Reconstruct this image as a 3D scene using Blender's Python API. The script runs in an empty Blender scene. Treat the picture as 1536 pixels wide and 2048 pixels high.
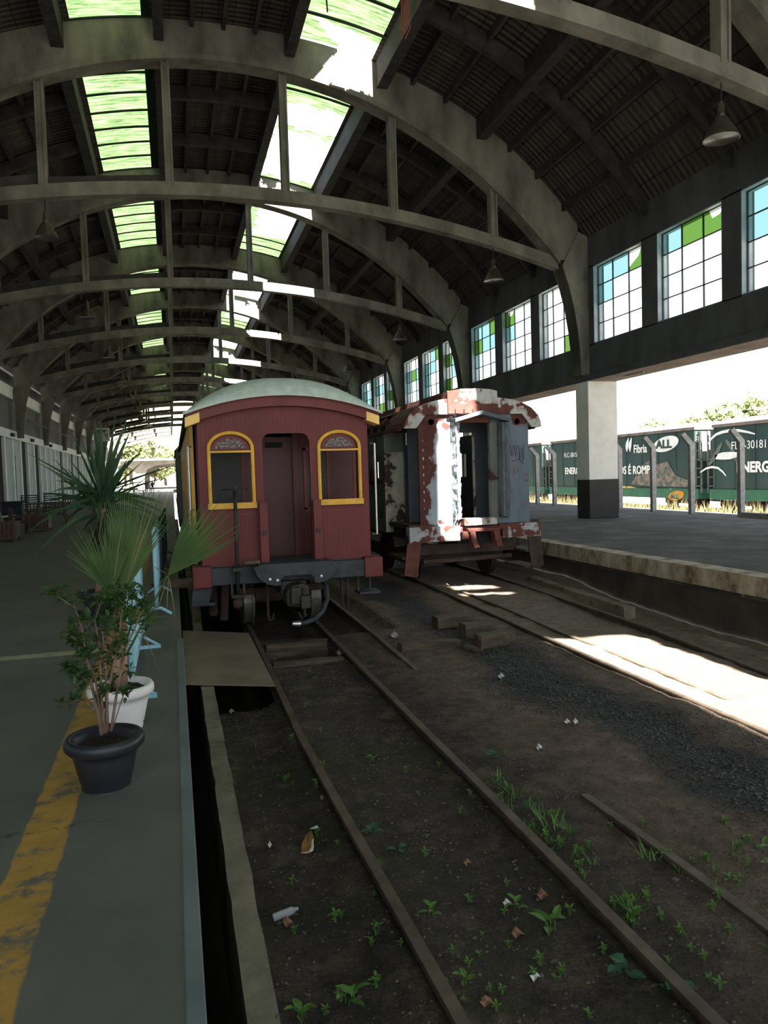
import bpy, math, random
from mathutils import Vector, Matrix, noise as mnoise
random.seed(7)
CZ = 1.6                      # the eye stands 1.6 m above the left platform; heights below are written from the eye
scn = bpy.context.scene
col = scn.collection
sin, cos, pi = math.sin, math.cos, math.pi
# ------------------------------------------------------------------ camera
F = 1500.0
def _cam():
    Y = Vector(((346 - 768) / F, (962 - 1024) / F, 1.0)).normalized()
    r = 0.0297
    D = Vector((r, 1.0, -(r * Y.x + Y.y) / Y.z)).normalized()
    X = D.cross(Y)
    return X, Y, -D           # world axes seen from the camera (x right, y down, z forward)
AX, AY, AZ = _cam()
def ray(px, py):
    d = Vector(((px - 768) / F, (py - 1024) / F, 1.0))
    return Vector((AX.dot(d), AY.dot(d), AZ.dot(d)))
def gp(px, py, z=-2.27):
    d = ray(px, py); return d * (z / d.z)
def yp(px, py, y):
    d = ray(px, py); return d * (y / d.y)
def xp(px, py, x):
    d = ray(px, py); return d * (x / d.x)
cam = bpy.data.cameras.new('camera')
cam.sensor_fit = 'VERTICAL'; cam.sensor_height = 36.0
cam.lens = F / 2048 * 36; cam.clip_start = 0.05; cam.clip_end = 600
co = bpy.data.objects.new('camera', cam); col.objects.link(co)
rt = Vector((AX.x, AY.x, AZ.x)); up = -Vector((AX.y, AY.y, AZ.y)); bk = -Vector((AX.z, AY.z, AZ.z))
m = Matrix((rt, up, bk)).transposed().to_4x4(); m.translation = Vector((0, 0, CZ))
co.matrix_world = m; scn.camera = co
# ------------------------------------------------------------------ materials
def _new(name):
    m = bpy.data.materials.new(name); m.use_nodes = True
    nt = m.node_tree; b = nt.nodes['Principled BSDF']; b.inputs['Specular IOR Level'].default_value = .28
    return m, nt, b
def _math(nt, op, a, b=None, clamp=False):
    n = nt.nodes.new('ShaderNodeMath'); n.operation = op; n.use_clamp = clamp
    for i, v in enumerate((a, b)):
        if v is None: continue
        if isinstance(v, (int, float)): n.inputs[i].default_value = v
        else: nt.links.new(v, n.inputs[i])
    return n.outputs[0]
def _coord(nt, stretch=(1, 1, 1)):
    t = nt.nodes.new('ShaderNodeTexCoord'); mp = nt.nodes.new('ShaderNodeMapping')
    mp.inputs['Scale'].default_value = stretch
    nt.links.new(t.outputs['Object'], mp.inputs['Vector']); return mp.outputs[0]
def _noise(nt, vec, scale, detail=5, rough=0.6):
    n = nt.nodes.new('ShaderNodeTexNoise'); n.inputs['Scale'].default_value = scale
    n.inputs['Detail'].default_value = detail; n.inputs['Roughness'].default_value = rough
    nt.links.new(vec, n.inputs['Vector']); return n.outputs['Fac']
def _ramp(nt, fac, stops):
    r = nt.nodes.new('ShaderNodeValToRGB'); e = r.color_ramp.elements
    while len(e) < len(stops): e.new(0.5)
    for i, (p, c) in enumerate(stops): e[i].position = p; e[i].color = (*c[:3], 1)
    nt.links.new(fac, r.inputs[0]); return r.outputs[0]
def _mix(nt, fac, a, b, mode='MIX'):
    n = nt.nodes.new('ShaderNodeMix'); n.data_type = 'RGBA'; n.blend_type = mode
    for s, v in ((0, fac), (6, a), (7, b)):
        if isinstance(v, (int, float)): n.inputs[s].default_value = v
        elif isinstance(v, tuple): n.inputs[s].default_value = (*v[:3], 1)
        else: nt.links.new(v, n.inputs[s])
    return n.outputs[2]
def _step(nt, v, lo, hi):
    n = nt.nodes.new('ShaderNodeMapRange'); n.interpolation_type = 'SMOOTHSTEP'
    n.inputs[1].default_value = lo; n.inputs[2].default_value = hi
    nt.links.new(v, n.inputs[0]); return n.outputs[0]
def _xyz(nt, vec):
    s = nt.nodes.new('ShaderNodeSeparateXYZ'); nt.links.new(vec, s.inputs[0]); return s.outputs
def _bump(nt, b, h, strength, dist=0.02):
    n = nt.nodes.new('ShaderNodeBump'); n.inputs['Strength'].default_value = strength
    n.inputs['Distance'].default_value = dist
    nt.links.new(h, n.inputs['Height']); nt.links.new(n.outputs[0], b.inputs['Normal'])
def M(name, c1, c2=None, scale=4, lo=.35, hi=.65, rough=.8, metal=0, bump=.0, stretch=(1, 1, 1), fleck=None, fscale=14, fth=.7, groove=None):
    m, nt, b = _new(name); c2 = c2 or tuple(v * .7 for v in c1)
    v = _coord(nt, stretch); f = _noise(nt, v, scale)
    c = _ramp(nt, f, [(lo, c1), (hi, c2)])
    g = None
    if groove:                     # board joints across one axis
        ax, per, wid = groove
        o = _xyz(nt, _coord(nt))[ax]
        g = _math(nt, 'LESS_THAN', _math(nt, 'FRACT', _math(nt, 'MULTIPLY', o, 1 / per)), wid)
        c = _mix(nt, g, c, tuple(x * .45 for x in c1))
    if fleck:
        f2 = _noise(nt, _coord(nt, stretch), fscale, 8, .7)
        c = _mix(nt, _step(nt, f2, fth, fth + .04), c, fleck)
    nt.links.new(c, b.inputs['Base Color'])
    b.inputs['Roughness'].default_value = rough; b.inputs['Metallic'].default_value = metal
    if bump:
        h = _noise(nt, v, scale * 5, 8)
        if g is not None: h = _math(nt, 'SUBTRACT', h, g)
        _bump(nt, b, h, bump)
    return m
def peel(name, paint, paint2, rust, th=.52, scale=2.6, bias=None, bump=.3):
    """old paint flaking off rusty steel; bias = (axis, from, to, amount)"""
    m, nt, b = _new(name); v = _coord(nt)
    f = _noise(nt, v, scale, 9, .62)
    for bi in (bias or []):
        ax, a0, a1, am = bi
        if ax == 2: a0 += CZ; a1 += CZ
        s = _step(nt, _xyz(nt, v)[ax], min(a0, a1), max(a0, a1))
        if a0 > a1: s = _math(nt, 'SUBTRACT', 1.0, s)
        f = _math(nt, 'ADD', f, _math(nt, 'MULTIPLY', s, am))
    vo = nt.nodes.new('ShaderNodeTexVoronoi'); vo.inputs['Scale'].default_value = 2.1
    wv = nt.nodes.new('ShaderNodeVectorMath'); wv.operation = 'ADD'; nz = nt.nodes.new('ShaderNodeTexNoise'); nz.inputs['Scale'].default_value = 7; nt.links.new(v, nz.inputs['Vector'])
    sc_ = nt.nodes.new('ShaderNodeVectorMath'); sc_.operation = 'SCALE'; sc_.inputs['Scale'].default_value = .16; nt.links.new(nz.outputs['Color'], sc_.inputs[0]); nt.links.new(v, wv.inputs[0]); nt.links.new(sc_.outputs[0], wv.inputs[1]); nt.links.new(wv.outputs[0], vo.inputs['Vector'])
    blob = _math(nt, 'SUBTRACT', 1.0, _step(nt, vo.outputs['Distance'], .1, .2))
    f = _math(nt, 'ADD', f, _math(nt, 'MULTIPLY', blob, .22))
    k = _step(nt, f, th, th + .025)
    pc = _ramp(nt, _noise(nt, _coord(nt, (1, 1, .3)), 6, 6), [(.3, paint), (.7, paint2)])
    rc = _ramp(nt, _noise(nt, v, 9, 6), [(.3, rust), (.7, tuple(x * .55 for x in rust))])
    halo = _step(nt, f, th - .07, th)
    pc = _mix(nt, _math(nt, 'MULTIPLY', halo, .3), pc, tuple(x * 1.6 for x in rust))
    nt.links.new(_mix(nt, k, pc, rc), b.inputs['Base Color'])
    b.inputs['Roughness'].default_value = .75
    _bump(nt, b, _math(nt, 'SUBTRACT', _noise(nt, v, 30, 6), k), bump, .006)
    return m
def leafmat(name, c1, c2, tr=.35, scale=3):
    m, nt, b = _new(name); v = _coord(nt)
    c = _ramp(nt, _noise(nt, v, scale, 3), [(.35, c1), (.65, c2)])
    nt.links.new(c, b.inputs['Base Color']); b.inputs['Roughness'].default_value = .5
    t = nt.nodes.new('ShaderNodeBsdfTranslucent'); nt.links.new(c, t.inputs[0])
    mx = nt.nodes.new('ShaderNodeMixShader'); mx.inputs[0].default_value = tr
    nt.links.new(b.outputs[0], mx.inputs[1]); nt.links.new(t.outputs[0], mx.inputs[2])
    nt.links.new(mx.outputs[0], nt.nodes['Material Output'].inputs[0]); return m
def pane(name, c, solid=.12):
    """thin sheet of tinted window glass"""
    m, nt, b = _new(name)
    t = nt.nodes.new('ShaderNodeBsdfTransparent'); t.inputs[0].default_value = (*c, 1)
    b.inputs['Base Color'].default_value = (*c, 1); b.inputs['Roughness'].default_value = .25
    mx = nt.nodes.new('ShaderNodeMixShader'); mx.inputs[0].default_value = 1 - solid
    nt.links.new(b.outputs[0], mx.inputs[1]); nt.links.new(t.outputs[0], mx.inputs[2])
    nt.links.new(mx.outputs[0], nt.nodes['Material Output'].inputs[0]); return m
def skymat():
    """weathered corrugated green plastic sheet that lets daylight through"""
    m, nt, b = _new('skylight_sheet'); v = _coord(nt)
    o = _xyz(nt, v)
    rib = _math(nt, 'ABSOLUTE', _math(nt, 'SINE', _math(nt, 'MULTIPLY', o[1], pi / .16)))
    n1 = _noise(nt, _coord(nt, (.6, 3.5, 1)), 2.2, 8, .7)
    n2 = _noise(nt, _coord(nt, (.4, 9, 1)), 3, 4, .7)
    f = _math(nt, 'ADD', _math(nt, 'MULTIPLY', n1, .75), _math(nt, 'MULTIPLY', n2, .4))
    f = _math(nt, 'SUBTRACT', f, _math(nt, 'MULTIPLY', rib, .06))
    c = _ramp(nt, f, [(.33, (.003, .012, .004)), (.42, (.014, .032, .010)), (.5, (.035, .056, .024)), (.6, (.062, .08, .046)), (.7, (.1, .115, .085))])
    t = nt.nodes.new('ShaderNodeBsdfTranslucent'); nt.links.new(c, t.inputs[0])
    nt.links.new(c, b.inputs['Base Color'])
    mx = nt.nodes.new('ShaderNodeMixShader'); mx.inputs[0].default_value = .85
    nt.links.new(b.outputs[0], mx.inputs[1]); nt.links.new(t.outputs[0], mx.inputs[2])
    nt.links.new(mx.outputs[0], nt.nodes['Material Output'].inputs[0]); return m

MAT = dict(
    concrete=M('stained_concrete', (.22, .205, .165), (.08, .075, .06), 1.3, .32, .68, .85, bump=.25, stretch=(1, 1, .45), fleck=(.32, .31, .26), fscale=3, fth=.72),
    concrete_dark=M('sooty_concrete', (.075, .075, .07), (.035, .035, .034), 1.2, bump=.2),
    roof_wood=M('sooty_roof_timber', (.05, .047, .042), (.022, .02, .018), 3, bump=.2),
    wall_up=M('grey_plaster', (.10, .105, .115), (.05, .052, .058), .9, bump=.15, stretch=(1, 1, .4)),
    soffit=M('brown_soffit', (.30, .24, .2), (.16, .13, .115), 1.5, bump=.15),
    white=M('white_paint', (.8, .8, .77), (.64, .64, .6), 2, .3, .75, .6, bump=.08, fleck=(.2, .18, .15), fscale=9, fth=.74),
    black=M('black_paint', (.022, .02, .022), (.014, .013, .014), 3, rough=.5),
    white_wall=M('white_wall_paint', (.84, .89, .89), (.7, .75, .75), .8, rough=.7),
    grey_panel=M('grey_panel', (.16, .165, .165), (.11, .115, .115), .5),
    dark=M('dark_void', (.012, .012, .012), (.006, .006, .006), 2),
    strip=M('edge_steel', (.11, .135, .135), (.075, .092, .092), 2, rough=.6, bump=.1, fleck=(.5, .5, .48), fscale=18, fth=.76),
    lowwall=M('low_wall_concrete', (.19, .165, .12), (.095, .082, .06), 2.5, bump=.5, fleck=(.03, .03, .02), fscale=5, fth=.62),
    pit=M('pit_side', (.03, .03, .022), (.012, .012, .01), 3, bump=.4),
    rail=M('rusty_rail', (.11, .084, .062), (.058, .043, .033), 6, rough=.6, metal=.3, bump=.2),
    timber=M('old_sleeper_wood', (.095, .07, .048), (.035, .026, .018), 4, bump=.7, stretch=(.4, 4, 4)),
    timber_y=M('old_timber', (.12, .095, .06), (.05, .04, .025), 4, bump=.6),
    plate=M('floor_plate_steel', (.18, .148, .105), (.12, .098, .07), 1.6, rough=.65, bump=.12, fleck=(.04, .03, .02), fscale=22, fth=.66),
    red=M('oxblood_boards', (.118, .019, .0165), (.085, .0135, .013), 2.2, rough=.55, bump=.1, groove=(0, .055, .09), fleck=(.5, .35, .3), fscale=26, fth=.80, stretch=(1, 1, .35)),
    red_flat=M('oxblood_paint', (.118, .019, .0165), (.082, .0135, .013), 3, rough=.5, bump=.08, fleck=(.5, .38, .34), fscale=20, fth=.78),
    red_shaded=M('oxblood_shaded', (.06, .011, .0105), (.04, .008, .008), 3, rough=.45, groove=(0, .06, .1)),  # carriage red darkened, vestibule shade put into the colour
    yellow=M('yellow_trim', (.62, .36, .045), (.5, .27, .03), 5, rough=.45),
    cream=M('cream_block', (.75, .5, .16), (.62, .4, .11), 5, rough=.5),
    roof_car=M('pale_green_roof', (.4, .47, .425), (.29, .35, .32), 7, rough=.6, bump=.15, fleck=(.08, .09, .08), fscale=30, fth=.68),
    slate=M('slate_frame_paint', (.035, .042, .047), (.02, .024, .028), 5, rough=.6, bump=.2, fleck=(.14, .14, .14), fscale=22, fth=.74),
    tread=M('worn_wheel_tread', (.16, .155, .15), (.07, .066, .062), 5, rough=.45, metal=.5),
    iron=M('dark_iron', (.045, .042, .04), (.022, .021, .02), 6, rough=.6, metal=.4, bump=.2),
    iron_rust=M('rusty_iron', (.06, .038, .03), (.025, .017, .014), 5, rough=.75, bump=.3),
    steel=M('bright_steel', (.5, .5, .5), (.35, .35, .36), 4, rough=.35, metal=.8),
    grille=M('patterned_glass', (.20, .17, .16), (.02, .014, .014), 45, .46, .54, .3, bump=.3),
    glass_dark=M('dusty_dark_glass', (.014, .015, .017), (.006, .006, .007), 2, rough=.45, fleck=(.05, .05, .05), fscale=6, fth=.66),
    rust=M('rust_red', (.13, .045, .034), (.07, .024, .02), 5, bump=.3, rough=.8),
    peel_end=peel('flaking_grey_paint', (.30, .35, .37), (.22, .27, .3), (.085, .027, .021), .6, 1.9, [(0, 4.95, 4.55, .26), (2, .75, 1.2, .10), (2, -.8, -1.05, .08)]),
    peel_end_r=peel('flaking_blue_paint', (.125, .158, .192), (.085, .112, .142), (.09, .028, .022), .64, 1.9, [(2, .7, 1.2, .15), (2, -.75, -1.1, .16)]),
    peel_beam=peel('flaking_beam_paint', (.33, .37, .37), (.25, .29, .3), (.11, .034, .026), .5, 3.2),
    peel_top=peel('flaking_cream_paint', (.42, .42, .39), (.3, .33, .32), (.11, .036, .027), .5, 3.0),
    peel_side=peel('flaking_dull_paint', (.13, .145, .13), (.09, .10, .09), (.05, .025, .02), .6, 1.6),
    peel_cream=peel('flaking_pale_panel', (.40, .38, .31), (.3, .29, .24), (.05, .028, .024), .53, 1.8),
    roof_rust=M('rusty_roof_sheet', (.13, .05, .038), (.06, .03, .025), 3, bump=.3),
    rubber=M('grey_rubber', (.09, .11, .12), (.05, .06, .066), 5, rough=.7),
    canvas=M('torn_canvas', (.55, .6, .62), (.12, .14, .16), 9, .45, .55, bump=.5),
    blue_in=M('slate_blue_panel', (.075, .092, .108), (.05, .062, .076), 2, rough=.6, fleck=(.03, .025, .02), fscale=5, fth=.64),
    wagon=M('wagon_green', (.024, .056, .052), (.017, .038, .038), .6, rough=.6, fleck=(.10, .14, .13), fscale=2.2, fth=.68, stretch=(1, 1.4, .3)),
    wagon_b=M('wagon_green_bright', (.03, .12, .075), (.02, .08, .055), 1, rough=.6, fleck=(.3, .34, .3), fscale=3, fth=.66),
    wagon_grey=M('wagon_grey_end', (.13, .15, .14), (.08, .09, .085), 2),
    wagon_top=M('wagon_top_rail', (.2, .15, .14), (.12, .09, .085), 2),
    letter=M('white_lettering', (.75, .77, .77), (.6, .62, .62), 3),
    orange=M('orange_badge', (.45, .24, .04), (.3, .15, .03), 4),
    mural=M('faded_print', (.2, .15, .13), (.06, .085, .08), 3.5, .42, .58),
    post=M('grey_concrete_post', (.32, .32, .325), (.21, .21, .215), 6, bump=.3),
    barrier=M('light_blue_paint', (.22, .42, .5), (.17, .33, .4), 8, rough=.4, fleck=(.5, .62, .66), fscale=14, fth=.72),
    barrier_dark=M('dark_slate_panel', (.03, .045, .05), (.02, .03, .034), 3, rough=.5),
    pot_black=M('black_plastic', (.018, .02, .025), (.012, .013, .017), 3, rough=.38, bump=.04),
    pot_white=M('white_plastic', (.62, .63, .64), (.5, .5, .5), 2.5, rough=.4, fleck=(.2, .15, .1), fscale=22, fth=.77),
    soil=M('potting_soil', (.035, .02, .014), (.012, .008, .006), 20, bump=1.0),
    bark=M('tan_stem', (.26, .17, .11), (.13, .08, .05), 9, bump=.4, stretch=(1, 1, .3)),
    twig=M('grey_brown_twig', (.15, .1, .075), (.08, .055, .04), 12, bump=.3),
    palm=leafmat('palm_blade', (.055, .105, .026), (.03, .066, .02)),
    palm_dry=leafmat('dry_palm_blade', (.17, .14, .06), (.10, .11, .035)),
    shrub=leafmat('shrub_leaf', (.04, .085, .022), (.022, .055, .016), .25, 9),
    yucca=leafmat('yucca_leaf', (.035, .075, .03), (.02, .05, .024), .2, 4),
    darkleaf=leafmat('dark_leaf', (.02, .03, .016), (.01, .016, .01), .15),
    weed=leafmat('weed_leaf', (.10, .21, .04), (.05, .12, .024), .3, 6),
    weed2=leafmat('blue_weed_leaf', (.05, .12, .065), (.03, .08, .045), .3, 6),
    tree=leafmat('sunlit_tree_leaf', (.24, .27, .11), (.15, .19, .075), .35, .3),
    bench=M('dark_brown_wood', (.055, .026, .015), (.03, .015, .01), 4, rough=.5, stretch=(1, 1, .3)),
    planter=M('reddish_planter_wood', (.085, .03, .016), (.05, .018, .01), 5, rough=.5, stretch=(3, 3, .4)),
    bluegrey=M('blue_grey_slats', (.035, .045, .055), (.02, .026, .032), 4),
    lamp=M('tarnished_lamp_shade', (.10, .085, .07), (.05, .04, .032), 4, rough=.4, metal=.5),
    lamp_in=M('lamp_shade_lining', (.09, .07, .06), (.05, .04, .034), 5, rough=.35),
    bulb=M('red_bulb', (.5, .08, .03), (.35, .05, .02), 3, rough=.2),
    cable=M('red_cable', (.22, .06, .04), (.12, .035, .025), 8),
    card=M('wet_cardboard', (.27, .13, .04), (.16, .075, .025), 8),
    paper=M('white_scrap', (.6, .59, .54), (.4, .39, .36), 30),
    plastic=M('clouded_plastic', (.3, .31, .33), (.17, .17, .18), 7, rough=.25),
    dryleaf=M('dry_leaf', (.2, .1, .055), (.12, .06, .035), 8),
    stone=M('dirt_stone', (.11, .085, .065), (.05, .04, .032), 7, bump=.5),
    gravel=M('gravel_stone', (.075, .072, .07), (.03, .029, .028), 3),
    hill=M('sunlit_dry_grass', (.22, .2, .1), (.12, .12, .05), .3),
    straw=leafmat('straw_grass', (.5, .43, .24), (.36, .33, .16), .4, 2),
    asphalt=M('yard_ground', (.16, .14, .12), (.11, .1, .085), .8),
    canopy=M('pale_concrete', (.3, .28, .24), (.2, .19, .16), .6),
    person=M('dark_clothes', (.03, .03, .035), (.02, .02, .024), 5), skin=M('skin', (.3, .17, .12), (.25, .14, .1), 5), shirt=M('grey_shirt', (.1, .1, .11), (.07, .07, .08), 5),
    sky=skymat(), sky_bar=M('green_lap_bar', (.02, .05, .025), (.012, .03, .016), 3),
    wframe=M('dark_window_steel', (.03, .038, .042), (.02, .025, .028), 5, rough=.5),
    reveal=M('window_reveal', (.3, .36, .38), (.2, .25, .27), 1.5),
    pane_clear=pane('clear_pane', (.93, .97, .98)), pane_cyan=pane('cyan_pane', (.26, .46, .48), .2), pane_pale=pane('pale_cyan_pane', (.5, .72, .75), .15), pane_green=pane('green_pane', (.13, .27, .05), .3),
    damp=M('damp_brown_wall', (.07, .055, .042), (.035, .028, .022), 1.6, bump=.5), pale_panel=M('pale_door_panel', (.5, .56, .58), (.4, .45, .47), .7),
    sign=M('framed_board', (.6, .66, .6), (.1, .17, .12), 1.2, .45, .55),
)
def floormat():
    m, nt, b = _new('painted_platform_floor'); v = _coord(nt); o = _xyz(nt, v)
    base = _ramp(nt, _noise(nt, v, 1.1, 8, .65), [(.3, (.06, .064, .058)), (.55, (.084, .087, .077)), (.75, (.115, .108, .085))])
    patch = _step(nt, _noise(nt, _coord(nt, (1, .6, 1)), 2.3, 7, .7), .62, .70)
    base = _mix(nt, _math(nt, 'MULTIPLY', patch, .45), base, (.16, .125, .075))
    wob = _math(nt, 'MULTIPLY', _math(nt, 'SUBTRACT', _noise(nt, v, 7, 6), .5), .05)
    x = _math(nt, 'ADD', o[0], wob); y = _math(nt, 'ADD', o[1], wob)
    band = _math(nt, 'MULTIPLY', _step(nt, x, -.735, -.72), _math(nt, 'SUBTRACT', 1.0, _step(nt, x, -.54, -.525)))
    wear = _step(nt, _noise(nt, v, 4.5, 9, .72), .36, .5)
    yel = _ramp(nt, _noise(nt, v, 8, 5), [(.3, (.36, .2, .035)), (.7, (.24, .14, .03))])
    c = _mix(nt, _math(nt, 'MULTIPLY', band, _math(nt, 'MULTIPLY', wear, .92)), base, yel)
    cross = _math(nt, 'MULTIPLY', _math(nt, 'MULTIPLY', _step(nt, y, 7.5, 7.52), _math(nt, 'SUBTRACT', 1.0, _step(nt, y, 7.68, 7.7))), _math(nt, 'SUBTRACT', 1.0, _step(nt, x, -.75, -.72)))
    c = _mix(nt, _math(nt, 'MULTIPLY', cross, _math(nt, 'ADD', _math(nt, 'MULTIPLY', wear, .5), .3)), c, (.27, .26, .17))
    crack = _math(nt, 'LESS_THAN', _math(nt, 'ABSOLUTE', _math(nt, 'ADD', _math(nt, 'SUBTRACT', o[1], 3.72), _math(nt, 'MULTIPLY', _math(nt, 'SUBTRACT', _noise(nt, v, 9, 6), .5), .3))), .006)
    crack = _math(nt, 'MULTIPLY', crack, _math(nt, 'SUBTRACT', 1.0, _step(nt, o[0], -.45, -.3)))
    c = _mix(nt, _math(nt, 'MULTIPLY', crack, .7), c, (.02, .018, .015))
    c = _mix(nt, _step(nt, _noise(nt, v, 40, 4), .79, .81), c, (.4, .4, .37))
    nt.links.new(c, b.inputs['Base Color']); b.inputs['Roughness'].default_value = .62
    _bump(nt, b, _noise(nt, v, 14, 8), .25, .01); return m
def rightfloormat():
    m, nt, b = _new('worn_asphalt_platform'); v = _coord(nt)
    c = _ramp(nt, _noise(nt, v, .9, 8, .65), [(.32, (.032, .031, .030)), (.5, (.062, .059, .055)), (.68, (.115, .108, .098))])
    c = _mix(nt, _step(nt, _noise(nt, _coord(nt, (.25, 1.6, 1)), 1.8, 7, .7), .62, .66), c, (.22, .21, .195))
    nt.links.new(c, b.inputs['Base Color']); b.inputs['Roughness'].default_value = .95
    _bump(nt, b, _noise(nt, v, 8, 8), .5, .03); return m
def bandmat():
    m, nt, b = _new('stained_white_edge'); v = _coord(nt)
    f = _noise(nt, _coord(nt, (1, 1, .5)), 3, 9, .7)
    c = _ramp(nt, f, [(.35, (.42, .37, .29)), (.5, (.3, .25, .18)), (.62, (.12, .08, .05)), (.75, (.05, .035, .025))])
    nt.links.new(c, b.inputs['Base Color']); b.inputs['Roughness'].default_value = .8
    _bump(nt, b, f, .4, .02); return m
def groundmat():
    m, nt, b = _new('trodden_dirt'); v = _coord(nt); o = _xyz(nt, v)
    n1 = _noise(nt, v, 1.1, 9, .68); n2 = _noise(nt, v, 6, 8, .7); n3 = _noise(nt, v, 45, 5, .6)
    n2 = _math(nt, 'ADD', _math(nt, 'MULTIPLY', n2, .6), _math(nt, 'MULTIPLY', n3, .4))
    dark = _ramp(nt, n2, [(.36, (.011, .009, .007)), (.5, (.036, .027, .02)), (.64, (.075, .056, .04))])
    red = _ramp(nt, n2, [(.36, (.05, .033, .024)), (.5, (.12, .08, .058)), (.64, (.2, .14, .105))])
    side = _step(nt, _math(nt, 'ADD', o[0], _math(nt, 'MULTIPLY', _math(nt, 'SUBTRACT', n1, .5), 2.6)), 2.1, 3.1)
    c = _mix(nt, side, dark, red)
    c = _mix(nt, _math(nt, 'MULTIPLY', _step(nt, o[0], 4.35, 4.8), .7), c, _ramp(nt, n2, [(.36, (.12, .088, .068)), (.5, (.2, .155, .122)), (.64, (.27, .215, .175))]))  # right-hand dirt painted paler so the sun patch comes out brighter
    moss = _math(nt, 'MULTIPLY', _step(nt, n1, .5, .62), _math(nt, 'SUBTRACT', 1.0, _step(nt, o[0], 2.6, 4.2)))
    c = _mix(nt, _math(nt, 'MULTIPLY', moss, .55), c, (.036, .036, .013))
    n4 = _noise(nt, v, 2.6, 9, .75)
    c = _mix(nt, _math(nt, 'MULTIPLY', _step(nt, n4, .52, .62), .55), c, (.115, .085, .058))
    c = _mix(nt, _math(nt, 'MULTIPLY', _step(nt, n4, .46, .36), .0), c, (.01, .01, .01))
    wob = _math(nt, 'MULTIPLY', _math(nt, 'SUBTRACT', n1, .5), 1.6)
    gx = _math(nt, 'ABSOLUTE', _math(nt, 'SUBTRACT', _math(nt, 'ADD', o[0], wob), 3.85))
    gr = _math(nt, 'SUBTRACT', 1.0, _step(nt, gx, .25, .6))
    vo = nt.nodes.new('ShaderNodeTexVoronoi'); vo.inputs['Scale'].default_value = 38; nt.links.new(v, vo.inputs['Vector'])
    gc = _ramp(nt, vo.outputs['Distance'], [(.0, (.085, .083, .082)), (.5, (.035, .034, .034)), (.8, (.012, .012, .012))])
    c = _mix(nt, _math(nt, 'MULTIPLY', gr, _step(nt, n2, .36, .5)), c, gc)
    c = _mix(nt, _math(nt, 'MULTIPLY', _step(nt, n3, .62, .7), .5), c, (.012, .01, .009))
    c = _mix(nt, _step(nt, _noise(nt, v, 60, 3), .745, .76), c, (.3, .27, .22))
    nt.links.new(c, b.inputs['Base Color']); b.inputs['Roughness'].default_value = .95
    h = _math(nt, 'ADD', _math(nt, 'MULTIPLY', n3, .6), _math(nt, 'ADD', n2, _math(nt, 'MULTIPLY', _math(nt, 'MULTIPLY', gr, -.9), vo.outputs['Distance'])))
    _bump(nt, b, h, 1.0, .045); return m
def ceilmat():
    m, nt, b = _new('sooty_roof_tiles'); v = _coord(nt); o = _xyz(nt, v)
    n1 = _noise(nt, _coord(nt, (.35, 5, .35)), 1.6, 6, .7)
    c = _ramp(nt, n1, [(.3, (.03, .026, .022)), (.55, (.065, .056, .046)), (.75, (.12, .10, .082))])
    row = _math(nt, 'FRACT', _math(nt, 'MULTIPLY', o[0], 1 / .42))
    c = _mix(nt, _math(nt, 'LESS_THAN', row, .06), c, (.01, .01, .01))
    nt.links.new(c, b.inputs['Base Color']); b.inputs['Roughness'].default_value = .9
    w = _math(nt, 'SINE', _math(nt, 'MULTIPLY', o[1], 2 * pi / .21))
    _bump(nt, b, w, .6, .03); return m
MAT['floor'] = floormat(); MAT['rfloor'] = rightfloormat(); MAT['band'] = bandmat(); MAT['ground'] = groundmat(); MAT['ceil'] = ceilmat()
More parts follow.
